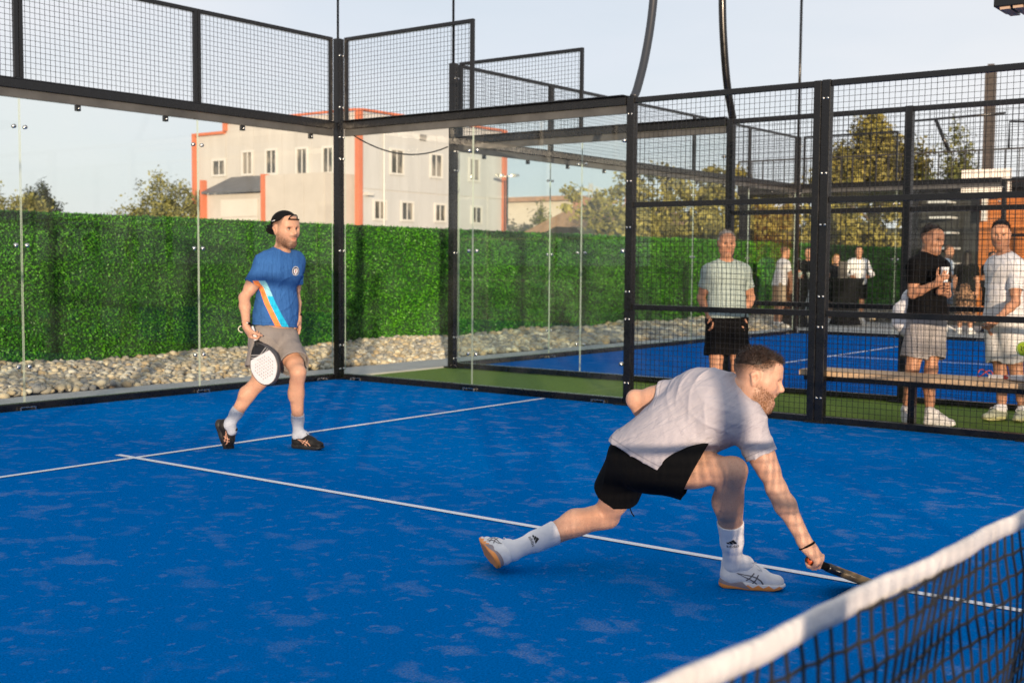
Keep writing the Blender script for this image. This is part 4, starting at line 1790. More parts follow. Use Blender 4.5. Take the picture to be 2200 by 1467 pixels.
            V += [pt - sd * wd, pt + sd * wd, pt + d2 * L_]
            F.append((i, i + 1, i + 2))
        if F:
            mesh_np('beard', np.array(V), np.array(F), mat, False, parent)


def hand_prims(wr, d, n, t, curl=(0.35, 0.4, 0.3), spread=0.0, thumb=(0.55, 0.5, 0.35), s=1.0, thumb_curl=0.25):
    """palm, four jointed fingers and a thumb; d wrist->knuckles, n palm side, t thumb side"""
    d = nrm(d)
    n = nrm(n - d * (n @ d))
    t = nrm(t - d * (t @ d) - n * (t @ n))
    P = [Cone(wr + d * 0.012 * s, wr + d * 0.078 * s, 0.020 * s, 0.0185 * s, 0.012, t, 1.75),
         Cone(wr - d * 0.02 * s, wr + d * 0.03 * s, 0.023 * s, 0.020 * s, 0.02, t, 1.3),
         Cone(wr + d * 0.02 * s + t * 0.024 * s + n * 0.006 * s, wr + d * 0.05 * s + t * 0.032 * s + n * 0.012 * s, 0.017 * s, 0.013 * s, 0.012)]
    for i, (off, lf) in enumerate(((0.031, 0.93), (0.0105, 1.03), (-0.0105, 0.97), (-0.031, 0.78))):
        b = wr + d * (0.088 - 0.006 * abs(i - 1)) * s + t * off * s
        a = 0.0
        dirv = nrm(d + t * spread * (1.5 - i) * 0.12)
        for (L_, c, r0, r1) in zip((0.042, 0.026, 0.020), curl, (0.0096, 0.0086, 0.0078), (0.0088, 0.0078, 0.0066)):
            a += c * (1 + 0.06 * i)
            v = nrm(dirv * cos(a) + n * sin(a))
            e = b + v * L_ * lf * s
            P.append(Cone(b, e, r0 * s, r1 * s, 0.004))
            b = e
    b = wr + d * 0.028 * s + t * 0.032 * s + n * 0.010 * s
    v = nrm(d * thumb[0] + t * thumb[1] + n * thumb[2])
    for (L_, r0, r1) in ((0.040, 0.0125, 0.0108), (0.031, 0.0108, 0.0098), (0.024, 0.0098, 0.0078)):
        e = b + v * L_ * s
        P.append(Cone(b, e, r0 * s, r1 * s, 0.006))
        b = e
        v = nrm(v + (n * 0.8 - t) * thumb_curl)
    return P


def shoe(parent, heel, fwd, up, mats, L_=0.285, res=0.0045, logo=None, side=1, name='shoe', view=None, zones='plain', wide=1.0):
    """trainer: padded upper with collar and tongue, moulded sole, laces; heel = ground point under the heel"""
    M = frame(fwd, up)
    S, Fw, U = M
    w = lambda x, y, z: np.array(heel) + (S * x * wide + Fw * y + U * z) * (L_ / 0.285)
    k = L_ / 0.285
    up_p = [Cone(w(0, 0.046, 0.050), w(0, 0.052, 0.092), 0.038 * k, 0.034 * k, 0.02),
            Cone(w(0, 0.022, 0.060), w(0, 0.014, 0.106), 0.014 * k, 0.010 * k, 0.02, S, 1.6),
            Cone(w(0, 0.05, 0.048), w(0, 0.15, 0.048), 0.039 * k, 0.039 * k, 0.03),
            Cone(w(0, 0.15, 0.046), w(0.004, 0.238, 0.036), 0.041 * k, 0.035 * k, 0.03, U, 0.85),
            Cone(w(0, 0.080, 0.095), w(0, 0.175, 0.062), 0.030 * k, 0.024 * k, 0.03, S, 1.1),
            Cone(w(0, 0.104, 0.105), w(0, 0.096, 0.132), 0.016 * k, 0.011 * k, 0.012, S, 1.7)]
    lo, hi = bounds(up_p)
    G = Grid(lo, hi, res).add(up_p)
    G.cut(w(0, 0, 0.020), -U)
    V, F = G.mesh()
    q = (V - np.array(heel)) @ M.T / k
    o = mesh_np(name, V, F, mats[0], True, parent, attrs={'along': q[:, 1], 'high': q[:, 2]})
    so = [Cone(w(0, 0.036, 0.018), w(0, 0.13, 0.018), 0.041 * k, 0.040 * k, 0.02),
          Cone(w(0, 0.13, 0.018), w(0.004, 0.236, 0.020), 0.042 * k, 0.043 * k, 0.03)]
    lo, hi = bounds(so)
    G = Grid(lo, hi, res).add(so)
    P = G.all_points()
    qq = (P - np.array(heel, np.float32)) @ M.T.astype(np.float32) / k
    y = qq[..., 1]
    topz = 0.034 + 0.016 * np.clip((0.06 - y) / 0.06, 0, 1) - 0.006 * np.clip((y - 0.12) / 0.1, 0, 1)
    botz = 0.020 * np.clip((y - 0.20) / 0.08, 0, 1) ** 2 + 0.012 * np.clip((0.02 - y) / 0.03, 0, 1) ** 2
    G.g = np.maximum(G.g, np.maximum(qq[..., 2] - topz, botz - qq[..., 2]) * k)
    V, F = G.mesh()
    q = (V - np.array(heel)) @ M.T / k
    mesh_np('sole', V, F, mats[1], True, o, attrs={'along': q[:, 1], 'high': q[:, 2]})
    b = MB()
    for i in range(5):
        y0 = 0.105 + 0.017 * i
        z0 = 0.114 - 0.0125 * i
        b.tube([w(-0.024, y0, z0 - 0.010), w(-0.012, y0 + 0.004, z0 + 0.001), w(0.012, y0 + 0.004, z0 + 0.001), w(0.024, y0, z0 - 0.010)], 0.0026 * k, 6)
    b.tube([w(0.0, 0.115, 0.112), w(0.018, 0.135, 0.118), w(0.032, 0.165, 0.103), w(0.034, 0.178, 0.086), w(0.024, 0.155, 0.092), w(0.002, 0.122, 0.110)], 0.0022 * k, 6)
    b.tube([w(0.0, 0.115, 0.112), w(-0.018, 0.130, 0.116), w(-0.030, 0.155, 0.103), w(-0.024, 0.150, 0.095), w(-0.002, 0.122, 0.110)], 0.0022 * k, 6)
    b.build('laces', mats[2], o)
    return o, w, M


def bvh_of(o):
    me = o.data
    n = len(me.vertices)
    V = np.empty(n * 3, np.float32)
    me.vertices.foreach_get('co', V)
    return BVHTree.FromPolygons([tuple(v) for v in V.reshape(-1, 3)], [tuple(p.vertices) for p in me.polygons])


def decal(name, polys, o, ux, uy, target, mat, parent, lift=0.0016, sub=0):
    """print laid on a surface: flat polygons in (ux, uy) pushed onto the mesh behind them"""
    ux, uy = nrm(ux), nrm(uy)
    d = nrm(np.cross(ux, uy))
    tree_ = bvh_of(target)
    V, F = [], []
    for pl in polys:
        st = len(V)
        ok = True
        ring = []
        for (x, y) in pl:
            p = np.array(o, float) + ux * x + uy * y + d * 0.25
            hit = tree_.ray_cast(Vector(p), Vector(-d), 0.6)
            if hit[0] is None:
                ok = False
                break
            ring.append(np.array(hit[0]) + d * lift)
        if ok:
            V += ring
            F.append(tuple(range(st, st + len(ring))))
    if not F:
        return None
    me = bpy.data.meshes.new(name)
    me.from_pydata([tuple(v) for v in V], [], F)
    return link(name, me, mat, parent)


def ribbon(pts, w):
    """polyline of width w as quads, cut into short pieces"""
    out = []
    P = []
    for (a, b) in zip(pts[:-1], pts[1:]):
        a, b = np.array(a, float), np.array(b, float)
        n = max(1, int(np.linalg.norm(b - a) / 0.006))
        P += [a + (b - a) * i / n for i in range(n)]
    P.append(np.array(pts[-1], float))
    m = len(P)
    ww = w if hasattr(w, '__len__') else (w, w)
    for i in range(m - 1):
        d = nrm(P[i + 1] - P[i])
        n_ = np.array([-d[1], d[0]])
        w0 = ww[0] + (ww[1] - ww[0]) * i / (m - 1)
        w1 = ww[0] + (ww[1] - ww[0]) * (i + 1) / (m - 1)
        out.append([tuple(P[i] + n_ * w0 / 2), tuple(P[i] - n_ * w0 / 2), tuple(P[i + 1] - n_ * w1 / 2), tuple(P[i + 1] + n_ * w1 / 2)])
    return out


def disc_poly(c, r, n=20):
    return [(c[0] + r * cos(2 * pi * i / n), c[1] + r * sin(2 * pi * i / n)) for i in range(n)]


# --- the whole figure
def limb_arm(sh, el, wr, k=1.0):
    sh, el, wr = map(lambda v: np.array(v, float), (sh, el, wr))
    m = el * 0.70 + wr * 0.30
    b = sh * 0.5 + el * 0.5
    ua, fa = nrm(el - sh), nrm(wr - el)
    fl = fa - ua * (fa @ ua)                 # side the elbow bends to
    fl = nrm(fl) if np.linalg.norm(fl) > 0.1 else nrm(np.cross(ua, A(0.3, 0.2, 1)))
    sd = np.cross(fa, fl)
    return [Cone(sh, b, 0.051 * k, 0.045 * k, 0.03), Cone(b, el, 0.045 * k, 0.036 * k, 0.03),
            Cone(sh + (el - sh) * .35 + fl * .014, sh + (el - sh) * .75 + fl * .016, 0.037 * k, 0.034 * k, 0.03),
            Cone(sh + (el - sh) * .30 - fl * .012, sh + (el - sh) * .70 - fl * .010, 0.038 * k, 0.033 * k, 0.03),
            Cone(sh, sh + (el - sh) * .25, 0.060 * k, 0.050 * k, 0.03),
            Cone(el, m, 0.036 * k, 0.039 * k, 0.025), Cone(m, wr, 0.039 * k, 0.0255 * k, 0.025),
            Cone(el + sd * .012 + fl * .006, m + sd * .012 + fl * .004, 0.030 * k, 0.030 * k, 0.02),
            Cone(el - fl * .020, el - fl * .016 + fa * .02, 0.022 * k, 0.02 * k, 0.02)]


def limb_leg(hip, kn, an, back, k=1.0, calf=0.055):
    hip, kn, an, back = map(lambda a: np.array(a, float), (hip, kn, an, nrm(back)))
    m = hip * 0.55 + kn * 0.45
    c = kn * 0.68 + an * 0.32 + back * 0.022
    low = kn * 0.25 + an * 0.75 + back * 0.004
    ta, sa = nrm(kn - hip), nrm(an - kn)
    sd = nrm(np.cross(sa, back))
    fr = nrm(-back - sa * (-back @ sa))
    ft = nrm(-back - ta * (-back @ ta))
    P = [Cone(hip, m, 0.094 * k, 0.078 * k, 0.05), Cone(m, kn, 0.078 * k, 0.051 * k, 0.04),
         Cone(kn - back * 0.008, kn + (an - kn) * 0.05 - back * 0.008, 0.051 * k, 0.046 * k, 0.03),
         Cone(kn, c, 0.048 * k, calf * k, 0.035), Cone(c, low, calf * k, 0.038 * k, 0.035),
         Cone(kn, low, 0.045 * k, 0.036 * k, 0.02), Cone(low, an, 0.038 * k, 0.035 * k, 0.02)]
    for s_ in (-1, 1):
        P.append(Cone(kn * .86 + an * .14 + back * .020 + sd * s_ * .020, kn * .62 + an * .38 + back * .022 + sd * s_ * (.020 - .004 * s_), 0.034 * k, 0.036 * k, 0.018))
        P.append(Cone(m * .45 + kn * .55 + ft * .012 + sd * s_ * .030, m * .12 + kn * .88 + ft * .006 + sd * s_ * .030, 0.040 * k, 0.026 * k, 0.025))
        P.append(Cone(an + sd * s_ * .024, an + sd * s_ * .024 + sa * .01, 0.016 * k, 0.014 * k, 0.015))
    P.append(Cone(kn + fr * .034 * k - sa * .012, kn + fr * .034 * k + sa * .012, 0.021 * k, 0.019 * k, 0.014))
    P.append(Cone(kn + fr * .030 * k + sa * .05, low + fr * .018, 0.016 * k, 0.016 * k, 0.02))
    return P


def torso_prims(J, infl=0.0, k=1.0):
    pelvis = (J['hipL'] + J['hipR']) / 2
    chest = (J['shL'] + J['shR']) / 2
    rp = nrm(J['hipR'] - J['hipL'])
    rc = nrm(J['shR'] - J['shL'])
    up = nrm(J['neck'] - pelvis)
    fc = nrm(np.cross(up, rc))            # forward of the chest
    fp = nrm(np.cross(up, rp))
    L_ = np.linalg.norm(J['neck'] - pelvis)
    bend = J.get('bend', 0.0)             # rounding of the back
    mid = pelvis + up * L_ * 0.38 - fp * bend * 0.6
    ct = J['neck'] - up * 0.12 * k - fc * (0.005 + bend)
    sw = np.linalg.norm(J['shR'] - J['shL']) / 2
    rm = nrm(rp + rc)
    fm = nrm(fp + fc)
    P = [Cone(J['hipL'] + up * .02, J['hipR'] + up * .02, (0.098 + infl) * k, (0.098 + infl) * k, 0.06, fp, 1.08),
         Cone(pelvis + up * 0.05, mid, (0.150 + infl) * k, (0.142 + infl) * k, 0.08, fm, 0.74),
         Cone(mid, ct, (0.146 + infl) * k, (0.152 + infl) * k, 0.08, fm, 0.76),
         Cone(ct - rc * sw * 0.55 + fc * .02, ct + rc * sw * 0.55 + fc * .02, (0.098 + infl) * k, (0.098 + infl) * k, 0.07),
         Cone(J['shL'], J['shR'], (0.056 + infl) * k, (0.056 + infl) * k, 0.06),
         Cone(J['neck'] - up * 0.015, J['shL'], (0.052 + infl * .7) * k, (0.050 + infl) * k, 0.05),
         Cone(J['neck'] - up * 0.015, J['shR'], (0.052 + infl * .7) * k, (0.050 + infl) * k, 0.05)]
    return P, dict(pelvis=pelvis, chest=ct, rp=rp, rc=rc, up=up, fc=fc, fp=fp, mid=mid)


def person(label, J, head, mats, group=None, res=0.006, k=1.0, open_mouth=0.0, hands=None, beard=None, sleeve=0.55, sleeve_len=None, shirt=True,
           hem=0.02, shirt_infl=0.016, shorts_len=0.62, shorts=True, skirt=None, sock_top=0.45, feet=True, hem_dir=None, leg_loose=0.026,
           shirt_attr=None, fold=0.004, fold_dirs=None, fold_freq=34, collar=False, legk=1.0, armk=1.0, neckr=0.054, shorts_flare=0.03):
    """builds one person: body skin plus clothing meshes. mats: skin, shirt, shorts, sock"""
    foot = (J['ankL'] + J['ankR']) / 2
    t = tag(empty('person', (foot[0], foot[1], 0)), label, 'person', group)
    H = head
    T, fr = torso_prims(J, 0.0, k)
    up, pelvis = fr['up'], fr['pelvis']
    legs = []
    for s in 'LR':
        legs += limb_leg(J['hip' + s], J['kn' + s], J['ank' + s], J['back' + s], legk)
        legs.append(Cone(J['ank' + s], J['ank' + s] + J['foot' + s] * 0.03, 0.036, 0.034, 0.02))
    arms = []
    for s in 'LR':
        arms += limb_arm(J['sh' + s], J['el' + s], J['wr' + s], armk)
    neck = [Cone(J['neck'] - up * 0.02, H.w(0, -0.022, -0.045), (neckr + .004) * k, neckr * k, 0.04)]
    hp, hsub = H.prims(open_mouth)
    hnd = []
    for hd in (hands or []):
        hnd += hand_prims(**hd)
    body = T + arms + legs + neck
    lo, hi = bounds(body + hp + hnd)
    G = Grid(lo, hi, res)
    G.add(body)
    GH = Grid(*bounds(hp, 0.03), res)
    G.add(hnd)
    G.add(hp)
    G.add(hsub, -1)
    V, F = G.mesh()
    # colouring of the skin in head coordinates
    q = H.local(V)
    jd = open_mouth
    lipm = np.exp(-((q[:, 0] / 0.022) ** 4)) * np.exp(-(((q[:, 2] + 0.061 + jd * .5) / (0.0125 + jd * .6)) ** 4)) * (q[:, 1] > 0.085)
    bd = np.zeros(len(V))
    if beard:
        inten, lowz, cheek, crop = beard
        st = lambda x, w: np.clip(x / w * 0.5 + 0.5, 0, 1)
        jaw = st(cheek + 0.55 * np.clip(0.055 - q[:, 1], -0.02, 0.05) - q[:, 2], 0.016) * st(q[:, 2] - lowz + jd, 0.012) * st(q[:, 1] - 0.0, 0.010)
        must = st(0.0085 - np.abs(q[:, 2] + 0.045), 0.006) * st(0.031 - np.abs(q[:, 0]), 0.006) * (q[:, 1] > 0.075)
        edge = 0.62 + 0.38 * st(-0.080 - jd - q[:, 2], 0.05)
        bd = np.maximum(jaw * edge, must * 0.75) * inten * (1 - np.clip(lipm * 1.4, 0, 1))
        if crop:
            cz = np.clip((q[:, 2] - 0.000 - 0.75 * np.clip(q[:, 1] - 0.015, 0, 1) + 0.5 * np.clip(-q[:, 1] - 0.04, 0, 1)) / 0.055, 0, 1) * (q[:, 1] < 0.055)
            ear = (np.abs(q[:, 0]) > 0.0765) & (q[:, 2] < 0.035) & (np.abs(q[:, 1] + .015) < .03)
            bd = np.maximum(bd, np.where(ear, 0, cz * crop))
    body_o = mesh_np('body', V, F, mats['skin'], True, t, attrs={'lips': lipm, 'beard': bd})
    H.eyes(t)
    if mats.get('hair'):
        H.brows(t, mats['hair'])
    parts = {'root': t, 'body': body_o}
    # ---- shirt
    if shirt:
        T2, _ = torso_prims(J, shirt_infl, k)
        hemp = J['hemp'] if 'hemp' in J else pelvis - up * hem
        if 'hemn' in J:
            hem_dir = J['hemn']
        flare = [Cone(fr['mid'], pelvis - up * (max(hem, -0.02) + 0.05), (0.150 + shirt_infl) * k, (0.158 + shirt_infl) * k, 0.05, nrm(fr['fp'] + fr['fc']), 0.80)]
        lo, hi = bounds(T2 + flare + [Cone(J['shL'], J['elL'], .08, .08), Cone(J['shR'], J['elR'], .08, .08)])
        G = Grid(lo, hi, res).add(T2 + flare)
        hd_ = nrm(hem_dir if hem_dir is not None else -up)
        cavs = []
        dh = (G.all_points() - hemp.astype(np.float32)) @ hd_.astype(np.float32)
        cavs.append(np.maximum(G.g + 0.011, -(dh + 0.05)))
        planes = [(hemp, hd_)]
        G.g = np.maximum(G.g, dh)
        for s in 'LR':
            sh, el, wr_ = J['sh' + s], J['el' + s], J['wr' + s]
            fl = sleeve_len[s] if sleeve_len else sleeve
            if fl > 1:            # long sleeve
                pr = [Cone(sh, el, 0.066 * armk, 0.052 * armk, 0.03), Cone(el, wr_, 0.052 * armk, 0.036 * armk, 0.03)]
                cp, cn = el + (wr_ - el) * 0.95, nrm(wr_ - el)
            else:
                e2 = sh + (el - sh) * (fl + 0.15)
                pr = [Cone(sh, e2, 0.066 * armk, 0.066 * armk, 0.05)]
                cp, cn = sh + (el - sh) * fl, nrm(el - sh)
            planes.append((cp, cn))
            G2 = Grid(lo, hi, res).add(pr)
            dd = (G2.all_points() - cp.astype(np.float32)) @ cn.astype(np.float32)
            cavs.append(np.maximum(G2.g + 0.010, -(dd + 0.035)))
            G2.g = np.maximum(G2.g, dd)
            G.join(G2, 0.03)
        G.near(folds(fold, fold_dirs or [A(0.3, 0.5, 1), A(1, -0.4, 0.7)], fold_freq, int(abs(pelvis[0] * 100)) % 97))
        # neck opening
        G.add([Cone(J['neck'] + up * 0.012 + fr['fc'] * 0.018, J['neck'] + up * 0.12 + fr['fc'] * 0.05, 0.064 * k, 0.085 * k, 0.008)], -1)
        for c in cavs:
            G.g = np.maximum(G.g, -c)
        V, F = G.mesh()
        at = {n: f(V) for n, f in (shirt_attr or {}).items()}
        near_arm = [np.ones(len(V), bool)] + [np.linalg.norm(V - cp_, axis=1) < 0.16 for cp_, _ in planes[1:]]
        at['hem'] = np.min([np.where(m_, np.abs((V - p_) @ n_), 1.0) for (p_, n_), m_ in zip(planes, near_arm)], 0)
        cv = nrm(J['shR'] * .6 + J['shL'] * .4 - (J['hipL'] * .7 + J['hipR'] * .3))
        cu = nrm(np.cross(cv, nrm(CREASE_REF)))
        at['cu'], at['cv'] = V @ cu, V @ cv
        parts['shirt'] = mesh_np('shirt', V, F, mats['shirt'], True, t, attrs=at)
        b = MB()
        rr = 0.0655 * k
        cpt = J['neck'] + up * 0.014 + fr['fc'] * 0.019
        ring = [cpt + (fr['rc'] * cos(a) * 1.02 + fr['fc'] * sin(a)) * rr + up * (0.012 * cos(2 * a) - 0.008 * sin(a)) for a in np.linspace(0, 2 * pi, 29)]
        b.tube(ring, 0.0075 if not collar else 0.011, 6)
        b.build('collar', mats.get('collar', mats['shirt']), parts['shirt'])
    # ---- shorts / skirt
    if shorts:
        pr = [Cone(J['hipL'] + up * .03, J['hipR'] + up * .03, 0.115 * k, 0.115 * k, 0.06, fr['fp'], 1.06),
              Cone(pelvis + up * 0.02, pelvis + up * 0.15, 0.154 * k, 0.148 * k, 0.05, fr['fp'], 0.76)]
        lo, hi = bounds(pr + [Cone(J['hip' + s], J['kn' + s], 0.15, 0.15) for s in 'LR'])
        G = Grid(lo, hi, res).add(pr)
        G.cut(pelvis + up * (0.16 if ('hemp' in J or hem < -0.08) else 0.09), up)
        cavs = []
        for s in 'LR':
            h, kn = J['hip' + s], J['kn' + s]
            sl = J.get('shorts' + s, shorts_len)
            e = h + (kn - h) * (sl + 0.12)
            drop = J.get('drape' + s, A(0, 0, 0))
            sc_ = J.get('shortsr' + s, 1.0)
            G2 = Grid(lo, hi, res).add([Cone(h, e + drop, (0.108 * k + leg_loose * .3) * (0.5 + 0.5 * sc_), (0.084 * k + leg_loose + shorts_flare) * sc_, 0.03)])
            cp, cn = h + (kn - h) * sl, nrm(J.get('hemdir' + s, kn - h))
            dd = (G2.all_points() - cp.astype(np.float32)) @ cn.astype(np.float32)
            cavs.append(np.maximum(G2.g + 0.010, -(dd + 0.05)))
            G2.g = np.maximum(G2.g, dd)
            G.join(G2, 0.035)
        G.near(folds(0.005, [A(0.4, 0.3, 1), A(-0.6, 0.8, 0.5)], 30, 5 + int(abs(pelvis[1] * 100)) % 89))
        for c in cavs:
            G.g = np.maximum(G.g, -c)
        V, F = G.mesh()
        parts['shorts'] = mesh_np('shorts', V, F, mats['shorts'], True, t)
    if skirt:
        b0, r0, b1, r1 = skirt
        pr = [Cone(b0, b1, r0, r1, 0.02)]
        G = Grid(*bounds(pr), res).add(pr)
        G.cut(b1, b1 - b0)
        G.near(folds(0.010, [A(1, 0.2, 0.1), A(0.2, 1, 0.1)], 40, 3))
        V, F = G.mesh()
        mesh_np('skirt', V, F, mats['shorts'], True, t)
    # ---- socks
    if mats.get('sock') and feet:
        for s in 'LR':
            kn, an = J['kn' + s], J['ank' + s]
            tp = kn + (an - kn) * (1 - sock_top)
            pr = [Cone(p.a, p.b, p.ra + 0.0055, p.rb + 0.0055, p.k) for p in limb_leg(J['hip' + s], kn, an, J['back' + s], legk)[2:]]
            pr.append(Cone(an, an + J['foot' + s] * 0.05, 0.043, 0.042, 0.02))
            G = Grid(*bounds(pr), min(res, 0.005)).add(pr)
            G.cut(tp, kn - an)
            V, F = G.mesh()
            parts['sock' + s] = mesh_np('sock', V, F, mats['sock'], True, t)
    return parts
J1 = dict(hipR=A(0.877, 6.590, 0.794), hipL=A(1.060, 6.581, 0.792), neck=A(1.035, 6.585, 1.446), shR=A(0.873, 6.575, 1.376), shL=A(1.189, 6.591, 1.391), elR=A(0.738, 6.642, 1.123), wrR=A(0.671, 6.543, 0.917), elL=A(1.238, 6.646, 1.120), wrL=A(1.175, 6.548, 0.969), knR=A(0.800, 6.561, 0.507), ankR=A(0.672, 6.742, 0.189), knL=A(0.930, 6.283, 0.584), ankL=A(1.055, 6.417, 0.095), footL=A(0.213, -0.977, 0.000), footR=A(0.411, 0.015, -0.911), backL=A(0.063, 0.998, 0.000), backR=A(-0.249, 0.826, 0.505))
P1_SHOES = ((A(1.044, 6.466, 0.000), A(0.213, -0.977, 0.000), A(0, 0, 1)), (A(0.613, 6.825, 0.213), A(0.411, 0.015, -0.911), A(0.434, -0.883, 0.181)))
P1_HEAD = Head(A(1.069, 6.560, 1.627), A(-0.120, -0.992, -0.050), A(-0.009, -0.070, 0.998), 1.06)
P1_AXIS, P1_NRM = A(0.049, -0.429, -0.902), A(-0.992, -0.119, 0.051)
P1_HAND = dict(wr=A(0.671, 6.543, 0.917), d=A(0.455, -0.026, -0.890), n=A(0.926, -0.378, 0.000), t=A(0.049, -0.429, -0.902))
P1_HANDL = dict(wr=A(1.175, 6.548, 0.969), d=A(-0.019, -0.139, -0.990), n=A(-0.921, 0.390, 0.000), t=A(-0.353, -0.936, 0.000))
J2 = dict(hipR=A(-0.582, 2.354, 0.524), hipL=A(-0.531, 2.536, 0.527), neck=A(-0.426, 2.085, 0.843), shR=A(-0.504, 1.994, 0.740), shL=A(-0.428, 2.269, 0.838), elR=A(-0.486, 1.859, 0.472), wrR=A(-0.459, 1.733, 0.248), elL=A(-0.472, 2.553, 0.787), wrL=A(-0.348, 2.507, 0.644), knR=A(-0.604, 2.005, 0.542), ankR=A(-0.404, 2.091, 0.100), knL=A(-0.409, 2.740, 0.228), footR=A(0.415, -0.910, 0.000), backR=A(-0.322, 0.941, -0.105), ankL=A(-0.811, 2.990, 0.094), footL=A(0.568, 0.817, 0.102), backL=A(-0.398, 0.017, 0.917), bend=0.035, hemp=A(-0.563, 2.464, 0.547), hemn=A(-0.256, 0.336, -0.906), hemdirR=A(0.319, -0.843, -0.432))
P2_SHOES = ((A(-0.427, 2.141, 0.000), A(0.415, -0.910, 0.000), A(0, 0, 1)), (A(-0.911, 3.003, 0.056), A(0.568, 0.817, 0.102), A(0.749, -0.564, 0.348)))
P2_HEAD = Head(A(-0.439, 1.978, 0.919), A(0.448, -0.852, -0.270), A(0.164, -0.215, 0.963), 0.95)
P2_AXIS, P2_NRM = A(0.873, -0.313, -0.374), A(-0.048, -0.036, 0.998)
P2_HAND = dict(wr=A(-0.459, 1.733, 0.248), d=A(0.315, -0.589, -0.744), n=A(0.254, 0.690, -0.677), t=A(0.873, -0.313, -0.374))
P2_HANDL = dict(wr=A(-0.348, 2.507, 0.644), d=A(0.647, -0.258, -0.717), n=A(0.129, 0.954, -0.272), t=A(-0.086, -0.641, 0.763))
J3 = dict(neck=A(5.570, 5.221, 1.405), shR=A(5.449, 5.339, 1.322), shL=A(5.687, 5.092, 1.325), elR=A(5.449, 5.426, 1.065), elL=A(5.777, 5.046, 1.068), wrR=A(5.410, 5.309, 0.887), wrL=A(5.627, 5.058, 0.889), hipR=A(5.491, 5.264, 0.840), hipL=A(5.604, 5.116, 0.842), knR=A(5.433, 5.239, 0.365), knL=A(5.560, 5.073, 0.367), ankR=A(5.382, 5.228, 0.100), footR=A(-0.919, -0.395, 0.000), backR=A(0.919, 0.395, -0.000), ankL=A(5.546, 5.012, 0.100), footL=A(-0.625, -0.781, 0.000), backL=A(0.625, 0.781, -0.000))
P3_HEAD = Head(A(5.582, 5.227, 1.596), A(-0.771, -0.625, -0.119), A(0.000, 0.000, 1.000), 1.0)
J4 = dict(neck=A(5.759, 3.325, 1.477), shR=A(5.550, 3.360, 1.393), shL=A(5.973, 3.266, 1.386), elR=A(5.543, 3.375, 1.145), elL=A(5.951, 3.202, 1.143), wrR=A(5.465, 3.125, 1.253), wrL=A(5.593, 3.147, 1.174), hipR=A(5.663, 3.327, 0.937), hipL=A(5.810, 3.267, 0.934), knR=A(5.582, 3.368, 0.481), knL=A(5.702, 3.243, 0.480), ankR=A(5.627, 3.427, 0.100), footR=A(-0.899, -0.438, 0.000), backR=A(0.899, 0.438, -0.000), ankL=A(5.523, 3.182, 0.100), footL=A(0.008, -1.000, 0.000), backL=A(-0.008, 1.000, -0.000))
P4_HEAD = Head(A(5.762, 3.289, 1.626), A(-0.326, -0.940, -0.100), A(0.060, -0.079, 0.995), 1.0)
J5 = dict(neck=A(6.446, 2.837, 1.484), shR=A(6.525, 2.955, 1.390), shL=A(6.335, 2.708, 1.392), elR=A(6.553, 2.987, 1.103), elL=A(6.221, 2.676, 1.075), wrR=A(6.429, 2.962, 0.891), wrL=A(5.977, 2.765, 0.930), hipR=A(6.476, 2.900, 0.891), hipL=A(6.381, 2.760, 0.900), knR=A(6.422, 2.837, 0.423), knL=A(6.406, 2.694, 0.433), ankR=A(6.331, 2.792, 0.100), footR=A(-0.877, 0.481, 0.000), backR=A(0.877, -0.481, -0.000), ankL=A(6.429, 2.633, 0.100), footL=A(-1.000, -0.008, 0.000), backL=A(1.000, 0.008, -0.000))
P5_HEAD = Head(A(6.429, 2.880, 1.680), A(-0.977, -0.176, -0.121), A(0.000, 0.000, 1.000), 1.0)

SK1 = (0.50, 0.27, 0.165)
M_skin1 = skin_mat('fair_skin', (0.52, 0.305, 0.205), (0.035, 0.018, 0.010))
M_skin2 = skin_mat('pale_skin', (0.56, 0.335, 0.235), (0.06, 0.030, 0.014))
M_skin3 = skin_mat('tanned_skin', (0.40, 0.195, 0.105), (0.03, 0.018, 0.012))
M_black_cloth = cloth_mat('black_cloth', (0.006, 0.006, 0.0065), 0.8)
M_white_cloth = cloth_mat('white_cotton', (0.74, 0.73, 0.74), 0.9)
M_black_print = Mat('black_print', (0.012, 0.012, 0.013), 0.6)
M_white_print = Mat('white_print', (0.75, 0.75, 0.74), 0.6)
M_copper_print = Mat('rose_gold_print', (0.62, 0.33, 0.22), 0.4)
M_grey_print = Mat('grey_print', (0.12, 0.11, 0.115), 0.5)
M_lace_w = Mat('white_lace', (0.72, 0.71, 0.71), 0.8)
M_lace_b = Mat('black_lace', (0.012, 0.012, 0.012), 0.8)


def shoe_upper(name, col):
    m = Mat(name, col, 0.6, spec=0.3)
    m.vary(30, 0.06)
    v = m.n.new('ShaderNodeTexVoronoi')
    v.inputs['Scale'].default_value = 260
    m.l.new(m.coord(), v.inputs['Vector'])
    m.bump(v.outputs['Distance'], 0.25, 0.002)
    return m


M_up_white = shoe_upper('white_knit_upper', (0.74, 0.73, 0.74))
M_up_black = shoe_upper('black_knit_upper', (0.008, 0.008, 0.008))
M_up_grey = shoe_upper('grey_green_upper', (0.34, 0.36, 0.27))
M_sole_black = Mat('black_sole', (0.010, 0.010, 0.010), 0.6)
M_sole_white = Mat('white_sole', (0.66, 0.65, 0.62), 0.6)
M_sole_lime = Mat('pale_lime_sole', (0.48, 0.47, 0.22), 0.6)
M_sole_or = Mat('orange_and_grey_sole', (0.7, 0.28, 0.08), 0.55)
_m = M_sole_or
_al, _hi = _m.attr('along'), _m.attr('high')
_zig = _m.math('MULTIPLY', _m.math('PINGPONG', _m.math('ADD', _al, 0.011), 0.022), 0.55)
_or = (0.86, 0.30, 0.065)
_gr = (0.25, 0.21, 0.225)
_wh = (0.72, 0.71, 0.71)
_h2 = _m.math('ADD', _hi, _zig)
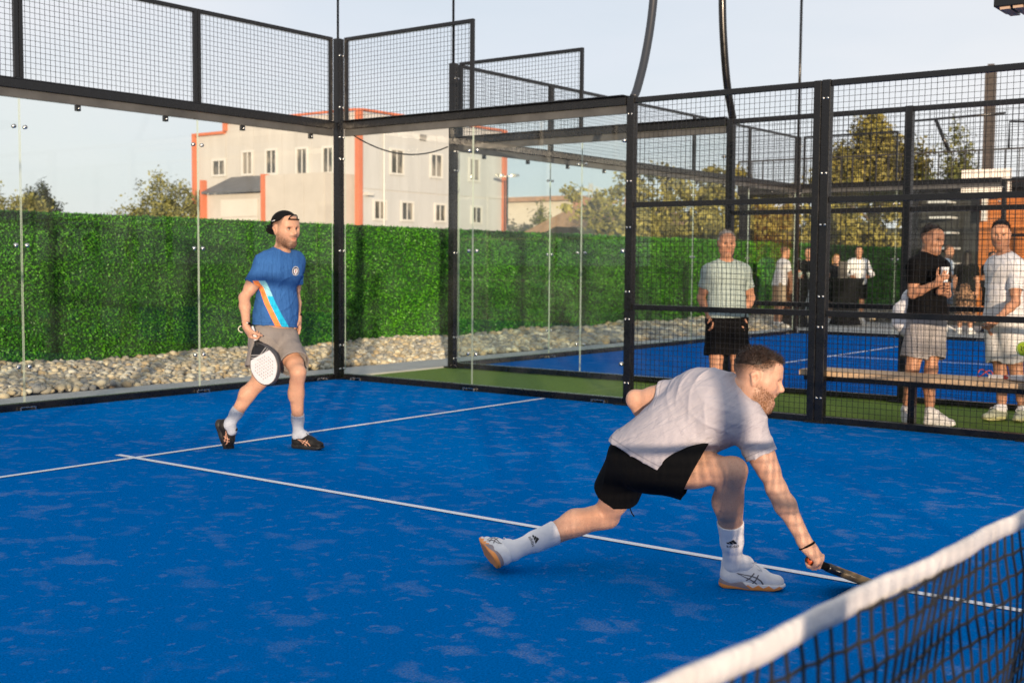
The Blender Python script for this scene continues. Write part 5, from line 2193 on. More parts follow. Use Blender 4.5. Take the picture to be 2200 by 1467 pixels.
_front = _m.ramp(_h2, [(0.0, _or), (0.0235, _or), (0.0245, _wh), (1.0, _wh)])
_slope = _m.math('ADD', _hi, _m.math('MULTIPLY', _al, 0.13))
_heel = _m.ramp(_slope, [(0.0, _or), (0.0215, _or), (0.0225, _gr), (1.0, _gr)])
_sw = _m.ramp(_m.math('ADD', _al, _m.math('MULTIPLY', _hi, 1.2)), [(0.0, 0.0), (0.138, 0.0), (0.142, 1.0), (1.0, 1.0)])
_m.base_to(_m.mix(_sw, _heel, _front))


def stripes_logo(o, w, M, side, mat, k=1.0, name='side_stripes'):
    """the crossed curved stripes on the side of the trainer"""
    org = w(0, 0.135, 0.052)
    ux = M[1] * (1 if side > 0 else -1)      # reading direction when looking at this side
    uy = M[2]
    sg = 1 if side > 0 else -1
    R_ = lambda pts, ww: ribbon([(sg * x * k, y * k) for x, y in pts], ww)
    pl = R_([(-0.062, 0.020), (-0.030, 0.014), (0.0, 0.012), (0.022, 0.006), (0.040, -0.006), (0.050, -0.022)], (0.002, 0.007))
    pl += R_([(-0.060, 0.019), (-0.030, 0.006), (-0.004, -0.003), (0.016, -0.014), (0.026, -0.026)], (0.002, 0.006))
    pl += R_([(0.012, 0.024), (-0.004, 0.004), (-0.022, -0.010)], (0.005, 0.005))
    pl += R_([(0.030, 0.018), (0.018, -0.006), (0.002, -0.024)], (0.005, 0.005))
    decal(name, pl, org, ux, uy, o, mat, o, 0.0012)


# ------------------------------------------------------------------ player at the back: blue shirt, black cap
M_sh1 = cloth_mat('royal_blue_jersey', (0.034, 0.115, 0.32), 0.75, fold=0.45)
_m = M_sh1
_b = _m.attr('band')
_v = _m.attr('drop')
_isb = _m.ramp(_m.math('MULTIPLY', _b, 1.0), [(0.0, 0.0), (0.002, 0.0), (0.0025, 1.0), (0.082, 1.0), (0.0825, 0.0), (1.0, 0.0)])
_cy = _m.mix(_m.ramp(_v, [(0.0, 0.0), (0.31, 0.0), (0.312, 1.0), (1.0, 1.0)]), (0.26, 0.60, 0.70), (0.02, 0.42, 0.66))
_bc = _m.mix(_m.ramp(_b, [(0.0, 0.0), (0.041, 0.0), (0.0415, 1.0), (1.0, 1.0)]), (0.86, 0.25, 0.075), _cy)
_cut = _m.ramp(_v, [(0.0, 0.0), (0.195, 0.0), (0.198, 1.0), (1.0, 1.0)])
_m.base_to(_m.mix(_m.math('MULTIPLY', _isb, _cut), _m.col, _bc))
jersey(M_sh1, 0.85)
_fr1 = torso_prims(J1)[1]


_RX, _FX = A(0.606, -0.795, 0), A(0.795, 0.606, 0)       # the shirt's cut axes: across the right front, and through the body


def _band(V):
    """distance across the slanted stripe on the right front of the jersey"""
    q = V - J1['neck']
    r, dn = q @ _RX, -q[:, 2]
    s = r + 0.157 - 0.466 * (dn - 0.20)
    return np.where(q @ _FX < 0.06, s, -1.0)


def _drop(V):
    return np.clip(-(V - J1['neck'])[:, 2], 0, 1)


M_cap = cloth_mat('black_cap_cloth', (0.008, 0.008, 0.009), 0.8)
M_hair1 = hair_mat('dark_brown_hair', (0.018, 0.010, 0.007))
mats1 = dict(skin=M_skin1, shirt=M_sh1, shorts=cloth_mat('grey_sports_cloth', (0.225, 0.205, 0.195), 0.8, fold=0.5), sock=cloth_mat('pale_blue_grey_sock', (0.37, 0.41, 0.48), 0.9), hair=M_hair1, collar=cloth_mat('blue_rib', (0.026, 0.095, 0.33)))
J1['shortsL'] = 0.74
J1['shortsR'] = 0.66
p1 = person('man in royal blue shirt and backwards black cap walking with a white racket', J1, P1_HEAD, mats1, res=0.0045, k=0.93,
            hands=[dict(curl=(0.9, 1.0, 0.7), thumb=(0.75, 0.35, 0.5), **P1_HAND), dict(curl=(0.3, 0.4, 0.3), **P1_HANDL)],
            beard=(0.85, -0.128, -0.055, 0.9), hem=-0.115, shirt_attr=dict(band=_band, drop=_drop), sock_top=0.34, fold=0.0045, fold_freq=46, fold_dirs=[A(0.4, -0.5, 1), A(1, -0.6, 0.35), A(-0.3, 0.2, 1)], sleeve=0.60, legk=0.97, armk=0.98, shorts_flare=0.016, leg_loose=0.022, neckr=0.052)
r1 = p1['root']
o, w, M = shoe(r1, *P1_SHOES[0], [M_up_black, M_sole_black, M_lace_b])
stripes_logo(o, w, M, 1, M_copper_print)
o, w, M = shoe(r1, *P1_SHOES[1], [M_up_black, M_sole_black, M_lace_b])
stripes_logo(o, w, M, 1, M_copper_print)
# cap worn backwards: dome, strap gap over the forehead, brim at the nape
H = P1_HEAD
pr = [Ell(H.w(0, -0.018, 0.046), H.M, np.array((0.0885, 0.111, 0.091)) * H.s, 0.01)]
G = Grid(*bounds(pr), 0.0045).add(pr)
P = G.all_points()
qq = (P - H.c.astype(np.float32)) @ H.M.T.astype(np.float32) / H.s
zb = 0.057 + 0.25 * np.clip(qq[..., 1], -0.2, 0.06)
G.g = np.maximum(G.g, (zb - qq[..., 2]) * H.s)
V, F = G.mesh()
cap = mesh_np('cap', V, F, M_cap, True, r1)
pr = [Cone(H.w(-0.035, -0.125, 0.012), H.w(0.035, -0.125, 0.012), 0.040, 0.040, 0.02, H.M[2] + 0.6 * H.M[1], 0.16), Cone(H.w(-0.02, -0.16, -0.016), H.w(0.02, -0.16, -0.016), 0.04, 0.04, 0.02, H.M[2] + 0.9 * H.M[1], 0.14)]
G = Grid(*bounds(pr), 0.0045).add(pr)
V, F = G.mesh()
mesh_np('cap_brim', V, F, M_cap, True, cap)
b = MB()
b.tube([H.w(0.034 * cos(a), 0.104 + 0.004 * sin(a) - 0.02 * abs(cos(a)) ** 2, 0.078 + 0.030 * sin(a)) for a in np.linspace(0, pi, 9)], 0.0045, 6)
b.tube([H.w(x, 0.101 - 5.5 * x * x, 0.076) for x in np.linspace(-0.045, 0.045, 9)], 0.006, 6)
b.build('cap_strap', M_cap, cap)
b = MB()
b.tube([H.w(-0.0855, -0.030 + 0.03 * i / 4, 0.062 + .003 * i) for i in range(5)] if False else [H.w(0.0868, -0.045 + 0.012 * i, 0.056 + 0.003 * i) for i in range(4)], 0.003, 5)
b.build('cap_print', M_white_print, cap)
P1_HEAD.beard_hair(r1, M_hair1, p1['body'], n=1300, cheek=-0.052, ln=0.006)
# round crest on the left chest
ch = J1['neck'] - _fr1['up'] * 0.135 - _fr1['rc'] * 0.095
cx, cy = nrm(-_fr1['rc'] + 0.5 * _fr1['fc'] * 0), _fr1['up']
ux_ = nrm(_fr1['rc'] * -1)
view = nrm(CAM_POS - ch)
ux_ = nrm(np.cross(_fr1['up'], nrm(view + _fr1['fc'])))
ring = lambda r0, r1: [[(r0 * cos(a), r0 * sin(a)), (r1 * cos(a), r1 * sin(a)), (r1 * cos(a2), r1 * sin(a2)), (r0 * cos(a2), r0 * sin(a2))] for a, a2 in zip(np.linspace(0, 2 * pi, 25)[:-1], np.linspace(0, 2 * pi, 25)[1:])]
decal('crest_disc', ring(0.0, 0.034), ch, ux_, _fr1['up'], p1['shirt'], M_white_print, p1['shirt'], 0.003)
decal('crest_ring', ring(0.021, 0.030), ch, ux_, _fr1['up'], p1['shirt'], Mat('navy_print', (0.012, 0.016, 0.05), 0.6), p1['shirt'], 0.0045)
decal('crest_mark', [[(0.006 * sin(a) * (1 + .5 * cos(2 * a)), 0.014 * cos(a)) for a in np.linspace(0, 2 * pi, 13)[:-1]]], ch, ux_, _fr1['up'], p1['shirt'], Mat('red_print', (0.35, 0.05, 0.03), 0.6), p1['shirt'], 0.0045)
# wristbands
fa = nrm(J1['wrR'] - J1['elR'])


def band(parent, c, ax, r, h, mat, name='wristband', tilt=None):
    b = MB()
    ax = nrm(ax)
    u = nrm(np.cross(ax, A(0.3, 0.5, 0.8)))
    v = np.cross(ax, u)
    ringp = [np.array(c) + (u * cos(a) + v * sin(a)) * r for a in np.linspace(0, 2 * pi, 25)]
    vs, fs = [], []
    for p in ringp[:-1]:
        for (dr, dh) in ((0, -h / 2), (0.003, -h / 2 + .002), (0.003, h / 2 - .002), (0, h / 2)):
            vs.append(p + nrm(p - np.array(c)) * dr + ax * dh)
    for i in range(24):
        for j in range(3):
            a, c2 = i * 4 + j, ((i + 1) % 24) * 4 + j
            fs.append((a, c2, c2 + 1, a + 1))
    b.add(vs, fs, 0, True)
    return b.build(name, mat, parent)


wb = band(r1, J1['wrR'] - fa * 0.012, fa, 0.0345, 0.022, M_black_cloth)
vw = nrm(CAM_POS - J1['wrR'])
ux_ = nrm(np.cross(-fa, vw))
decal('wristband_print', ribbon([(-0.014, 0.001), (0.014, 0.001)], 0.006), J1['wrR'] - fa * 0.012, ux_, -fa, wb, M_white_print, wb, 0.002)
band(r1, J1['wrL'] - nrm(J1['wrL'] - J1['elL']) * 0.01, nrm(J1['wrL'] - J1['elL']), 0.034, 0.024, M_black_cloth)
b = MB()
c0 = J1['wrR'] + fa * 0.018
lp = [c0 - A(0.02, -0.018, 0) + (A(-0.034, 0.045, 0) * sin(a) * 0.55 + A(0, 0, 0.024) * cos(a)) for a in np.linspace(0, pi, 11)]
b.tube(lp, 0.0035, 6)
b.build('racket_cord', Mat('cream_cord', (0.62, 0.58, 0.48), 0.8), r1)


# ------------------------------------------------------------------ padel rackets
def racket(name, label, c, ax, nn, mats, width=0.26, face_mark=None, hole_r=0.0062, thick=0.036):
    """c = middle of the grip; ax points to the head. Perforated teardrop face, frame, throat, grip with cap"""
    ax = nrm(ax)
    nn = nrm(nn - ax * (nn @ ax))
    sx = np.cross(ax, nn)
    t = tag(empty(name, c), label, 'padel racket')
    w = lambda x, y, z=0.0: np.array(c) + sx * x + ax * y + nn * z
    y0 = 0.085

    def outline(sc=1.0, n=48):
        pts = []
        cy, hl = 0.232, 0.162
        for i in range(n):
            a = 2 * pi * i / n
            x, y = width / 2 * sin(a), -hl * cos(a)
            f = np.clip((-y - 0.01) / (hl - 0.01), 0, 1)      # narrows to the throat
            x *= 1 - 0.30 * f
            if y < 0:
                x = np.sign(x) * max(abs(x), 0.020 * min(1, abs(sin(a)) * 6))
            pts.append((x * sc, cy + y * sc))
        return pts
    # drilled face as a filled 2D curve with holes
    cu = bpy.data.curves.new('face', 'CURVE')
    cu.dimensions = '2D'
    cu.fill_mode = 'BOTH'
    cu.extrude = thick / 2 - 0.002

    def spline(pts):
        s = cu.splines.new('POLY')
        s.points.add(len(pts) - 1)
        for p, (x, y) in zip(s.points, pts):
            p.co = (x, y, 0, 1)
        s.use_cyclic_u = True
    spline(outline(0.955))
    hy = 0.262
    for j in range(-4, 5):
        for i in range(-4, 5):
            x, y = 0.0225 * (i + 0.5 * (j % 2)), hy - 0.012 + 0.0205 * j
            if (x / 0.095) ** 2 + ((y - hy + 0.002) / 0.085) ** 2 < 1.0:
                spline([(x + hole_r * cos(a), y + hole_r * sin(a)) for a in np.linspace(0, 2 * pi, 9)[:-1]])
    tmp = bpy.data.objects.new('tmp', cu)
    COL.objects.link(tmp)
    me = bpy.data.meshes.new_from_object(tmp.evaluated_get(bpy.context.evaluated_depsgraph_get()))
    bpy.data.objects.remove(tmp)
    bpy.data.curves.remove(cu)
    me.name = 'face'
    Mx = Matrix([list(sx) + [0], list(ax) + [0], list(nn) + [0], [0, 0, 0, 1]]).transposed()
    Mx.translation = Vector(c)
    me.transform(Mx)
    q = np.array([v.co[:] for v in me.vertices]) - np.array(c)
    a = me.attributes.new('along', 'FLOAT', 'POINT')
    a.data.foreach_set('value', (q @ ax).astype(np.float32))
    a = me.attributes.new('across', 'FLOAT', 'POINT')
    a.data.foreach_set('value', (q @ sx).astype(np.float32))
    face = link('face', me, mats['face'], t)
    # frame rim
    b = MB()
    ol, il = outline(1.0), outline(0.95)
    n = len(ol)
    h = thick / 2
    vs = [w(*p, -h * .8) for p in ol] + [w(*p, h * .8) for p in ol] + [w(*p, h) for p in il] + [w(*p, -h) for p in il]
    om = [w(p[0] * 1.012, p[1], 0) for p in ol]
    vs += om
    fs = []
    for i in range(n):
        j = (i + 1) % n
        fs += [(i, j, 4 * n + j, 4 * n + i), (4 * n + i, 4 * n + j, n + j, n + i), (n + i, n + j, 2 * n + j, 2 * n + i), (3 * n + i, 3 * n + j, j, i)]
    b.add(vs, fs, 0, True)
    b.build('frame', mats['frame'], t)
    # solid throat running from the grip into the face, with a slot
    b = MB()
    b.tube([w(0, 0.05), w(0, 0.075), w(0, 0.10)], [0.017, 0.020, 0.019], 12)
    for s in (-1, 1):
        b.tube([w(0.006 * s, 0.062), w(0.022 * s, 0.082), w(0.044 * s, 0.112), w(0.058 * s, 0.140)], [0.012, 0.0165, 0.0168, 0.0160], 10)
    b.build('throat', mats['throat'], t)
    b = MB()
    k = 22
    b.tube([w(0, -0.062 + 0.125 * i / k) for i in range(k + 1)], [0.0155 + 0.0012 * (i % 2) for i in range(k + 1)], 12)
    g = b.build('grip', mats['grip'], t)
    b = MB()
    b.tube([w(0, -0.070), w(0, -0.061)], [0.0185, 0.019], 12)
    b.build('butt_cap', mats['cap'], t)
    if mats.get('ring'):
        b = MB()
        b.tube([w(0.0125 * cos(a), -0.071, 0.0125 * sin(a)) for a in np.linspace(0, 2 * pi * .8, 12)], 0.0035, 6)
        b.build('butt_ring', mats['ring'], t)
    return t, w, face, (sx, ax, nn)


M_rk_white = Mat('white_racket_face', (0.62, 0.62, 0.65), 0.45)
_m = M_rk_white
_al, _ac = _m.attr('along'), _m.attr('across')
_dark = _m.ramp(_al, [(0.0, 1.0), (0.163, 1.0), (0.165, 0.0), (1.0, 0.0)])
_str = _m.ramp(_m.math('ADD', _al, _m.math('MULTIPLY', _m.math('ABSOLUTE', _ac), 0.4)), [(0.0, 0.0), (0.160, 0.0), (0.161, 1.0), (0.164, 1.0), (0.165, 0.0), (0.182, 0.0), (0.183, 1.0), (0.186, 1.0), (0.187, 0.0)])
_m.base_to(_m.mix(_dark, (0.62, 0.62, 0.65), _m.mix(_str, (0.012, 0.012, 0.014), (0.5, 0.5, 0.5))))
M_whitegrip = cloth_mat('white_grip_tape', (0.66, 0.65, 0.67), 0.7)
hd = P1_HAND
dd, nn_ = nrm(hd['d']), nrm(hd['n'])
nn_ = nrm(nn_ - dd * (nn_ @ dd))
cgrip = hd['wr'] + dd * 0.078 + nn_ * 0.030
racket('padel_racket', 'white and black perforated racket hanging from the blue-shirted player\'s hand', cgrip, P1_AXIS, P1_NRM,
       dict(face=M_rk_white, frame=Mat('white_black_frame', (0.05, 0.05, 0.055), 0.35), throat=M_sole_black, grip=M_whitegrip, cap=M_sole_black))

# ------------------------------------------------------------------ lunging player: lilac white shirt, black shorts
M_hair2 = hair_mat('brown_cropped_hair', (0.022, 0.012, 0.008))
M_sh2 = cloth_mat('pale_lilac_jersey', (0.40, 0.38, 0.42), 0.8, fold=0.45, fscale=9)
jersey(M_sh2, 0.5)
mats2 = dict(skin=M_skin2, shirt=M_sh2, shorts=M_black_cloth, sock=cloth_mat('white_ribbed_sock', (0.74, 0.73, 0.75), 0.9), hair=M_hair2)
J2['shortsR'], J2['shortsL'] = 0.52, 0.57
J2['shortsrL'] = 0.80
J2['drapeR'] = A(0.0, 0.0, -0.018)
_fr2 = torso_prims(J2)[1]
p2 = person('man in pale lilac shirt and black shorts lunging low towards the net', J2, P2_HEAD, mats2, res=0.004, k=1.0, open_mouth=0.014,
            hands=[dict(curl=(1.0, 1.15, 0.7), thumb=(0.7, 0.25, 0.55), **P2_HAND), dict(curl=(0.5, 0.6, 0.4), **P2_HANDL)],
            beard=(0.62, -0.135, -0.042, 0.92), hem=0.06, sock_top=0.46, sleeve_len=dict(R=0.52, L=0.56), shorts_flare=0.028, legk=1.02, armk=1.06,
            fold=0.0036, fold_freq=62, fold_dirs=[A(0.2, 0.75, -0.65), A(-0.3, 0.9, 0.35), A(0.5, 0.2, 0.8)], shirt_infl=0.020)
r2 = p2['root']
P2_HEAD.hair(r2, M_hair2, p2['body'], top=0.014, line=0.080, low=0.030, soft=0.04, nape=0.0, ltop=0.018, lside=0.004, n=5200, res=0.0045, fringe=0.004)
P2_HEAD.beard_hair(r2, hair_mat('reddish_beard', (0.16, 0.075, 0.03)), p2['body'], n=1500, cheek=-0.042, jd=0.014, ln=0.007)
o, w, M = shoe(r2, *P2_SHOES[0], [M_up_white, M_sole_or, M_lace_w], res=0.004)
stripes_logo(o, w, M, 1, M_grey_print)
o, w, M = shoe(r2, *P2_SHOES[1], [M_up_white, M_sole_or, M_lace_w], res=0.004)
stripes_logo(o, w, M, -1, M_grey_print)
stripes_logo(o, w, M, 1, M_grey_print)


def sock_mark(sock, p, up_, vdir, k=1.0):
    """three slanted bars over a line of lettering, knitted into the sock"""
    up_ = nrm(up_)
    vdir = nrm(vdir - up_ * (vdir @ up_))
    ux = np.cross(up_, vdir)
    pl = []
    for i, hgt in enumerate((0.0055, 0.0105, 0.0155)):
        x = -0.0145 + 0.0095 * i
        pl.append([(x, 0.0), (x + 0.0075, 0.0), (x + 0.0075 - hgt * 0.62, hgt), (x - hgt * 0.62 + 0.0005, hgt * 0.72)])
    pl = [[(x * k, y * k) for x, y in q] for q in pl]
    decal('sock_bars', pl, p, ux, up_, sock, M_black_print, sock, 0.0015)
    tx = [[(x * k, y * k - 0.0075 * k) for x, y in q] for q in text_polys('adidas', 0.0135)]
    decal('sock_lettering', tx, p, ux, up_, sock, M_black_print, sock, 0.0015)


vR = nrm(CAM_POS - J2['ankR'])
ax_ = nrm(J2['knR'] - J2['ankR'])
sock_mark(p2['sockR'], J2['ankR'] + ax_ * 0.150, ax_, vR, 1.6)
vL = nrm(CAM_POS - J2['ankL'])
ax_ = nrm(J2['knL'] - J2['ankL'])
sock_mark(p2['sockL'], J2['ankL'] + ax_ * 0.105, ax_, vL + A(0, 0, 0.25), 1.5)
fa = nrm(J2['wrR'] - J2['elR'])
band(r2, J2['wrR'] + fa * 0.004, fa, 0.0335, 0.009, M_black_cloth)
b = MB()
cs = J2['hipL'] * 0.45 + J2['knL'] * 0.55
b.tube([cs + A(-0.02, -0.07, -0.02), cs + A(-0.03, -0.085, -0.06), cs + A(-0.035, -0.10, -0.085), cs + A(-0.03, -0.11, -0.10)], 0.003, 5)
b.build('drawstring', M_black_cloth, p2['shorts'])
M_rk_dark = Mat('dark_carbon_face', (0.020, 0.020, 0.023), 0.4)
_m = M_rk_dark
_al, _ac = _m.attr('along'), _m.attr('across')
_s = _m.math('PINGPONG', _m.math('ADD', _m.math('MULTIPLY', _ac, 1.0), _m.math('MULTIPLY', _al, 0.5)), 0.016)
_m.base_to(_m.mix(_m.ramp(_s, [(0.0, 1.0), (0.005, 1.0), (0.006, 0.0), (1.0, 0.0)]), (0.020, 0.020, 0.023), (0.22, 0.22, 0.23)))
M_gold_frame = Mat('black_gold_frame', (0.016, 0.014, 0.012), 0.3)
_m = M_gold_frame
_al = _m.noise(9, 2)
_m.base_to(_m.mix(_m.ramp(_al, [(0.57, 0.0), (0.66, 1.0)]), (0.014, 0.013, 0.012), (0.30, 0.19, 0.07)))
hd = P2_HAND
dd, nn_ = nrm(hd['d']), nrm(hd['n'])
nn_ = nrm(nn_ - dd * (nn_ @ dd))
cgrip = hd['wr'] + dd * 0.076 + nn_ * 0.030 + P2_AXIS * 0.035
rk, w, face, (sx, ax, nn) = racket('padel_racket', 'black and gold racket held low in the lunging player\'s fist beside the net', cgrip, P2_AXIS, P2_NRM,
                                   dict(face=M_rk_dark, frame=M_gold_frame, throat=Mat('black_lacquer', (0.012, 0.012, 0.012), 0.3), grip=M_black_cloth, cap=Mat('orange_butt_cap', (0.62, 0.10, 0.02), 0.4), ring=M_rubber))

# ------------------------------------------------------------------ spectators by the fence
def stand(x, y, face, h, armR=None, armL=None, lean=0.0):
    """joints of a plain standing figure at (x, y) looking along face; arms: (elbow, wrist) offsets (right, forward, down from shoulder)"""
    k = h / 1.8
    f = nrm(A(face[0], face[1], 0))
    r = A(f[1], -f[0], 0)
    z = A(0, 0, 1)
    o = A(x, y, 0)
    J = dict(neck=o + z * 1.49 * k + f * lean)
    for s, sg in (('R', 1), ('L', -1)):
        J['hip' + s] = o + r * sg * .092 * k + z * .93 * k
        J['kn' + s] = o + r * sg * .10 * k + z * .50 * k + f * .02
        J['ank' + s] = o + r * sg * .11 * k + z * .10 * k - f * .02
        J['sh' + s] = o + r * sg * .172 * k + z * 1.42 * k + f * (lean - 0.01)
        J['foot' + s] = nrm(f + r * sg * .25)
        J['back' + s] = -f
        a = (armR if s == 'R' else armL) or ((.06, -.02, -.29), (.05, .06, -.54))
        for key, v in zip(('el', 'wr'), a):
            J[key + s] = J['sh' + s] + (r * sg * v[0] + f * v[1] + z * v[2]) * k
    return J, f, r, k


def simple_shoes(root, J, up_m, sole_m, lace=None, res=0.008):
    for s in 'LR':
        an, ft = J['ank' + s], nrm(J['foot' + s])
        heel = an - ft * .05
        heel = A(heel[0], heel[1], 0)
        shoe(root, heel, ft, A(0, 0, 1), [up_m, sole_m, lace or M_lace_w], res=res)


def relaxed_hands(J, f, n=None):
    out_ = []
    for s, sg in (('R', 1), ('L', -1)):
        d = nrm(J['wr' + s] - J['el' + s])
        r = A(f[1], -f[0], 0)
        out_.append(dict(wr=J['wr' + s], d=d, n=-r * sg, t=f, curl=(0.3, 0.35, 0.3)))
    return out_


M_skin4 = skin_mat('warm_skin', (0.50, 0.265, 0.16), (0.04, 0.025, 0.016))
M_hair_grey = hair_mat('silver_grey_hair', (0.30, 0.29, 0.28))
M_hair_dark = hair_mat('black_brown_hair', (0.016, 0.011, 0.009))
M_polo = jersey(cloth_mat('sage_polo_cloth', (0.33, 0.40, 0.37), 0.9))
G3 = nrm(A(-0.8, -0.6, 0))
p = person('grey-haired man in a sage polo shirt and black shorts standing behind the fence', J3, P3_HEAD,
           dict(skin=M_skin4, shirt=M_polo, shorts=M_black_cloth, sock=M_white_cloth, hair=M_hair_grey, collar=cloth_mat('sage_collar', (0.26, 0.33, 0.31))),
           res=0.008, k=0.98, hands=[dict(wr=J3['wr' + s], d=nrm(J3['wr' + s] - J3['el' + s]), n=A(-0.6, 0.8, 0) * sg, t=G3, curl=(0.5, 0.5, 0.3)) for s, sg in (('R', 1), ('L', -1))],
           hem=-0.03, collar=True, sock_top=0.15, sleeve=0.62, shorts_len=0.70, shorts_flare=0.015, beard=(0.25, -0.13, -0.05, 0.0))
P3_HEAD.hair(p['root'], M_hair_grey, p['body'], top=0.010, line=0.074, low=0.015, soft=0.03, nape=-0.035, ltop=0.020, lside=0.009, n=900, wd=0.0025, res=0.007)
simple_shoes(p['root'], J3, M_up_white, M_sole_white)
fr3 = torso_prims(J3)[1]
b = MB()
for sg in (-1, 1):
    c = J3['neck'] + fr3['fc'] * 0.062 + fr3['up'] * 0.004
    b.add([c + fr3['rc'] * sg * v[0] + fr3['up'] * v[1] + fr3['fc'] * v[2] for v in ((0.008, -0.055, 0.040), (0.05, -0.062, 0.035), (0.078, -0.01, 0.0), (0.066, 0.022, -0.03), (0.030, 0.0, 0.02))], [(0, 1, 2, 3, 4)])
b.build('collar_flap', M_polo, p['shirt'])

G4 = nrm(A(0.437, -0.90, 0))
p = person('man in a black t-shirt and grey shorts holding a drink behind the bench', J4, P4_HEAD,
           dict(skin=M_skin4, shirt=M_black_cloth, shorts=cloth_mat('light_grey_shorts_cloth', (0.30, 0.28, 0.275), 0.85), sock=M_white_cloth, hair=M_hair_dark),
           res=0.008, k=0.98, hands=[dict(wr=J4['wrR'], d=nrm(J4['wrR'] - J4['elR'] + A(0, 0, .1)), n=nrm(A(0.7, 0.6, 0.3)), t=A(0, 0, 1), curl=(0.8, 0.9, 0.6)),
                                     dict(wr=J4['wrL'], d=nrm(A(-.2, -.7, 0.3)), n=nrm(A(-0.6, -0.5, 0.3)), t=A(0, 0, 1), curl=(0.7, 0.8, 0.6))],
           hem=0.0, sock_top=0.12, sleeve=0.62, shorts_len=0.80, shorts_flare=0.018, beard=(0.45, -0.13, -0.05, 0.5))
P4_HEAD.hair(p['root'], M_hair_dark, p['body'], top=0.020, line=0.074, low=0.015, soft=0.03, nape=-0.035, ltop=0.020, lside=0.009, n=900, wd=0.0025, res=0.007)
simple_shoes(p['root'], J4, M_up_white, M_sole_white)
fr4 = torso_prims(J4)[1]
c = J4['neck'] - fr4['up'] * 0.16 - fr4['rc'] * 0.03 + fr4['fc'] * 0.05
ux_ = nrm(np.cross(fr4['up'], fr4['fc']))
decal('chest_print', [[(x - 0.045 + 0.018 * i, y - 0.010) for x, y in ((0, 0), (0.013, 0), (0.013, 0.018), (0, 0.018))] for i in range(6)]
      + [[(x - 0.005 + 0.014 * i, y - 0.034) for x, y in ((0, 0), (0.010, 0), (0.010, 0.009), (0, 0.009))] for i in range(4)],
      c, ux_, fr4['up'], p['shirt'], M_white_print, p['shirt'], 0.003)
cup = tag(empty('drink_cup', (J4['wrR'][0], J4['wrR'][1], J4['wrR'][2])), 'clear plastic cup held at chest height by the man in black', 'cup')
cc = J4['wrR'] + nrm(J4['wrR'] - J4['elR']) * 0.08 + A(0.03, 0.02, 0.02)
b = MB()
b.tube([cc + A(0, 0, -0.05), cc + A(0, 0, 0.085)], [0.026, 0.036], 14, cap=False)
b.build('cup_wall', Mat('frosted_plastic', (0.70, 0.72, 0.74), 0.3), cup)
b = MB()
b.cyl(cc + A(0, 0, -0.048), cc + A(0, 0, 0.03), 0.024, 14)
b.build('drink', Mat('pale_drink', (0.6, 0.58, 0.5), 0.2), cup)

G5 = nrm(A(-0.97, -0.17, 0))
p = person('dark-haired young man in a white t-shirt and white shorts at the right edge', J5, P5_HEAD,
           dict(skin=M_skin4, shirt=jersey(cloth_mat('white_tee_cotton', (0.72, 0.71, 0.72), 0.9)), shorts=cloth_mat('white_shorts_cloth', (0.62, 0.61, 0.60)), sock=M_white_cloth, hair=M_hair_dark),
           res=0.008, k=0.98, hands=[dict(wr=J5['wrL'], d=nrm(J5['wrL'] - J5['elL']), n=nrm(A(0.3, 0.9, 0)), t=nrm(A(-.9, -.3, 0)), curl=(0.3, 0.4, 0.3)),
                                     dict(wr=J5['wrR'], d=nrm(J5['wrR'] - J5['elR']), n=nrm(A(0.3, -0.9, 0)), t=nrm(A(-.9, -.3, 0)), curl=(0.3, 0.4, 0.3))],
           hem=0.02, sock_top=0.10, sleeve=0.66, shorts_len=0.80, shorts_flare=0.016)
P5_HEAD.hair(p['root'], M_hair_dark, p['body'], top=0.024, line=0.074, low=0.015, soft=0.03, nape=-0.035, ltop=0.020, lside=0.009, n=900, wd=0.0025, res=0.007)
simple_shoes(p['root'], J5, M_up_grey, M_sole_lime)

# white rucksack hanging behind the man in black
bag = tag(empty('rucksack', (5.45, 3.62, 1.0)), 'white rucksack hanging behind the man in the black t-shirt', 'bag')
c = A(5.74, 3.47, 0.985)
pr = [Cone(c + A(0, 0, -0.13), c + A(0, 0, 0.11), 0.115, 0.085, 0.03, A(0.6, -0.8, 0), 0.8), Cone(c + A(-0.05, 0.06, -0.10), c + A(-0.05, 0.06, 0.02), 0.075, 0.065, 0.04)]
G = Grid(*bounds(pr), 0.01).add(pr)
G.near(folds(0.006, [A(1, 0.2, 0.5), A(0.2, 1, 0.3)], 30, 3))
V, F = G.mesh()
mesh_np('bag_body', V, F, M_white_cloth, True, bag)
b = MB()
b.tube([c + A(0.05, -0.08, 0.20), c + A(0.12, -0.20, 0.42), c + A(0.06, -0.30, 0.46), c + A(-0.06, -0.36, 0.30)], 0.012, 6)
b.tube([c + A(0.02, -0.04, -0.24), c + A(0.0, -0.06, -0.16)], 0.012, 6)
b.build('strap', M_black_cloth, bag)

# ------------------------------------------------------------------ drinkers at the standing tables beyond the farther court
M_jean = cloth_mat('faded_denim', (0.16, 0.20, 0.27))
M_khaki = cloth_mat('khaki_cloth', (0.36, 0.29, 0.20))
M_skirt = cloth_mat('brown_patterned_cloth', (0.20, 0.11, 0.07))
M_skirt.base_to(M_skirt.mix(M_skirt.ramp(M_skirt.noise(22, 2), [(0.46, 0.0), (0.54, 1.0)]), (0.06, 0.035, 0.025), (0.34, 0.19, 0.11)))
M_shirt_blue = cloth_mat('pale_blue_shirt', (0.55, 0.62, 0.70))
M_hair_fair = hair_mat('fair_hair', (0.34, 0.17, 0.055))
M_hair_brown = hair_mat('mid_brown_hair', (0.10, 0.055, 0.03))


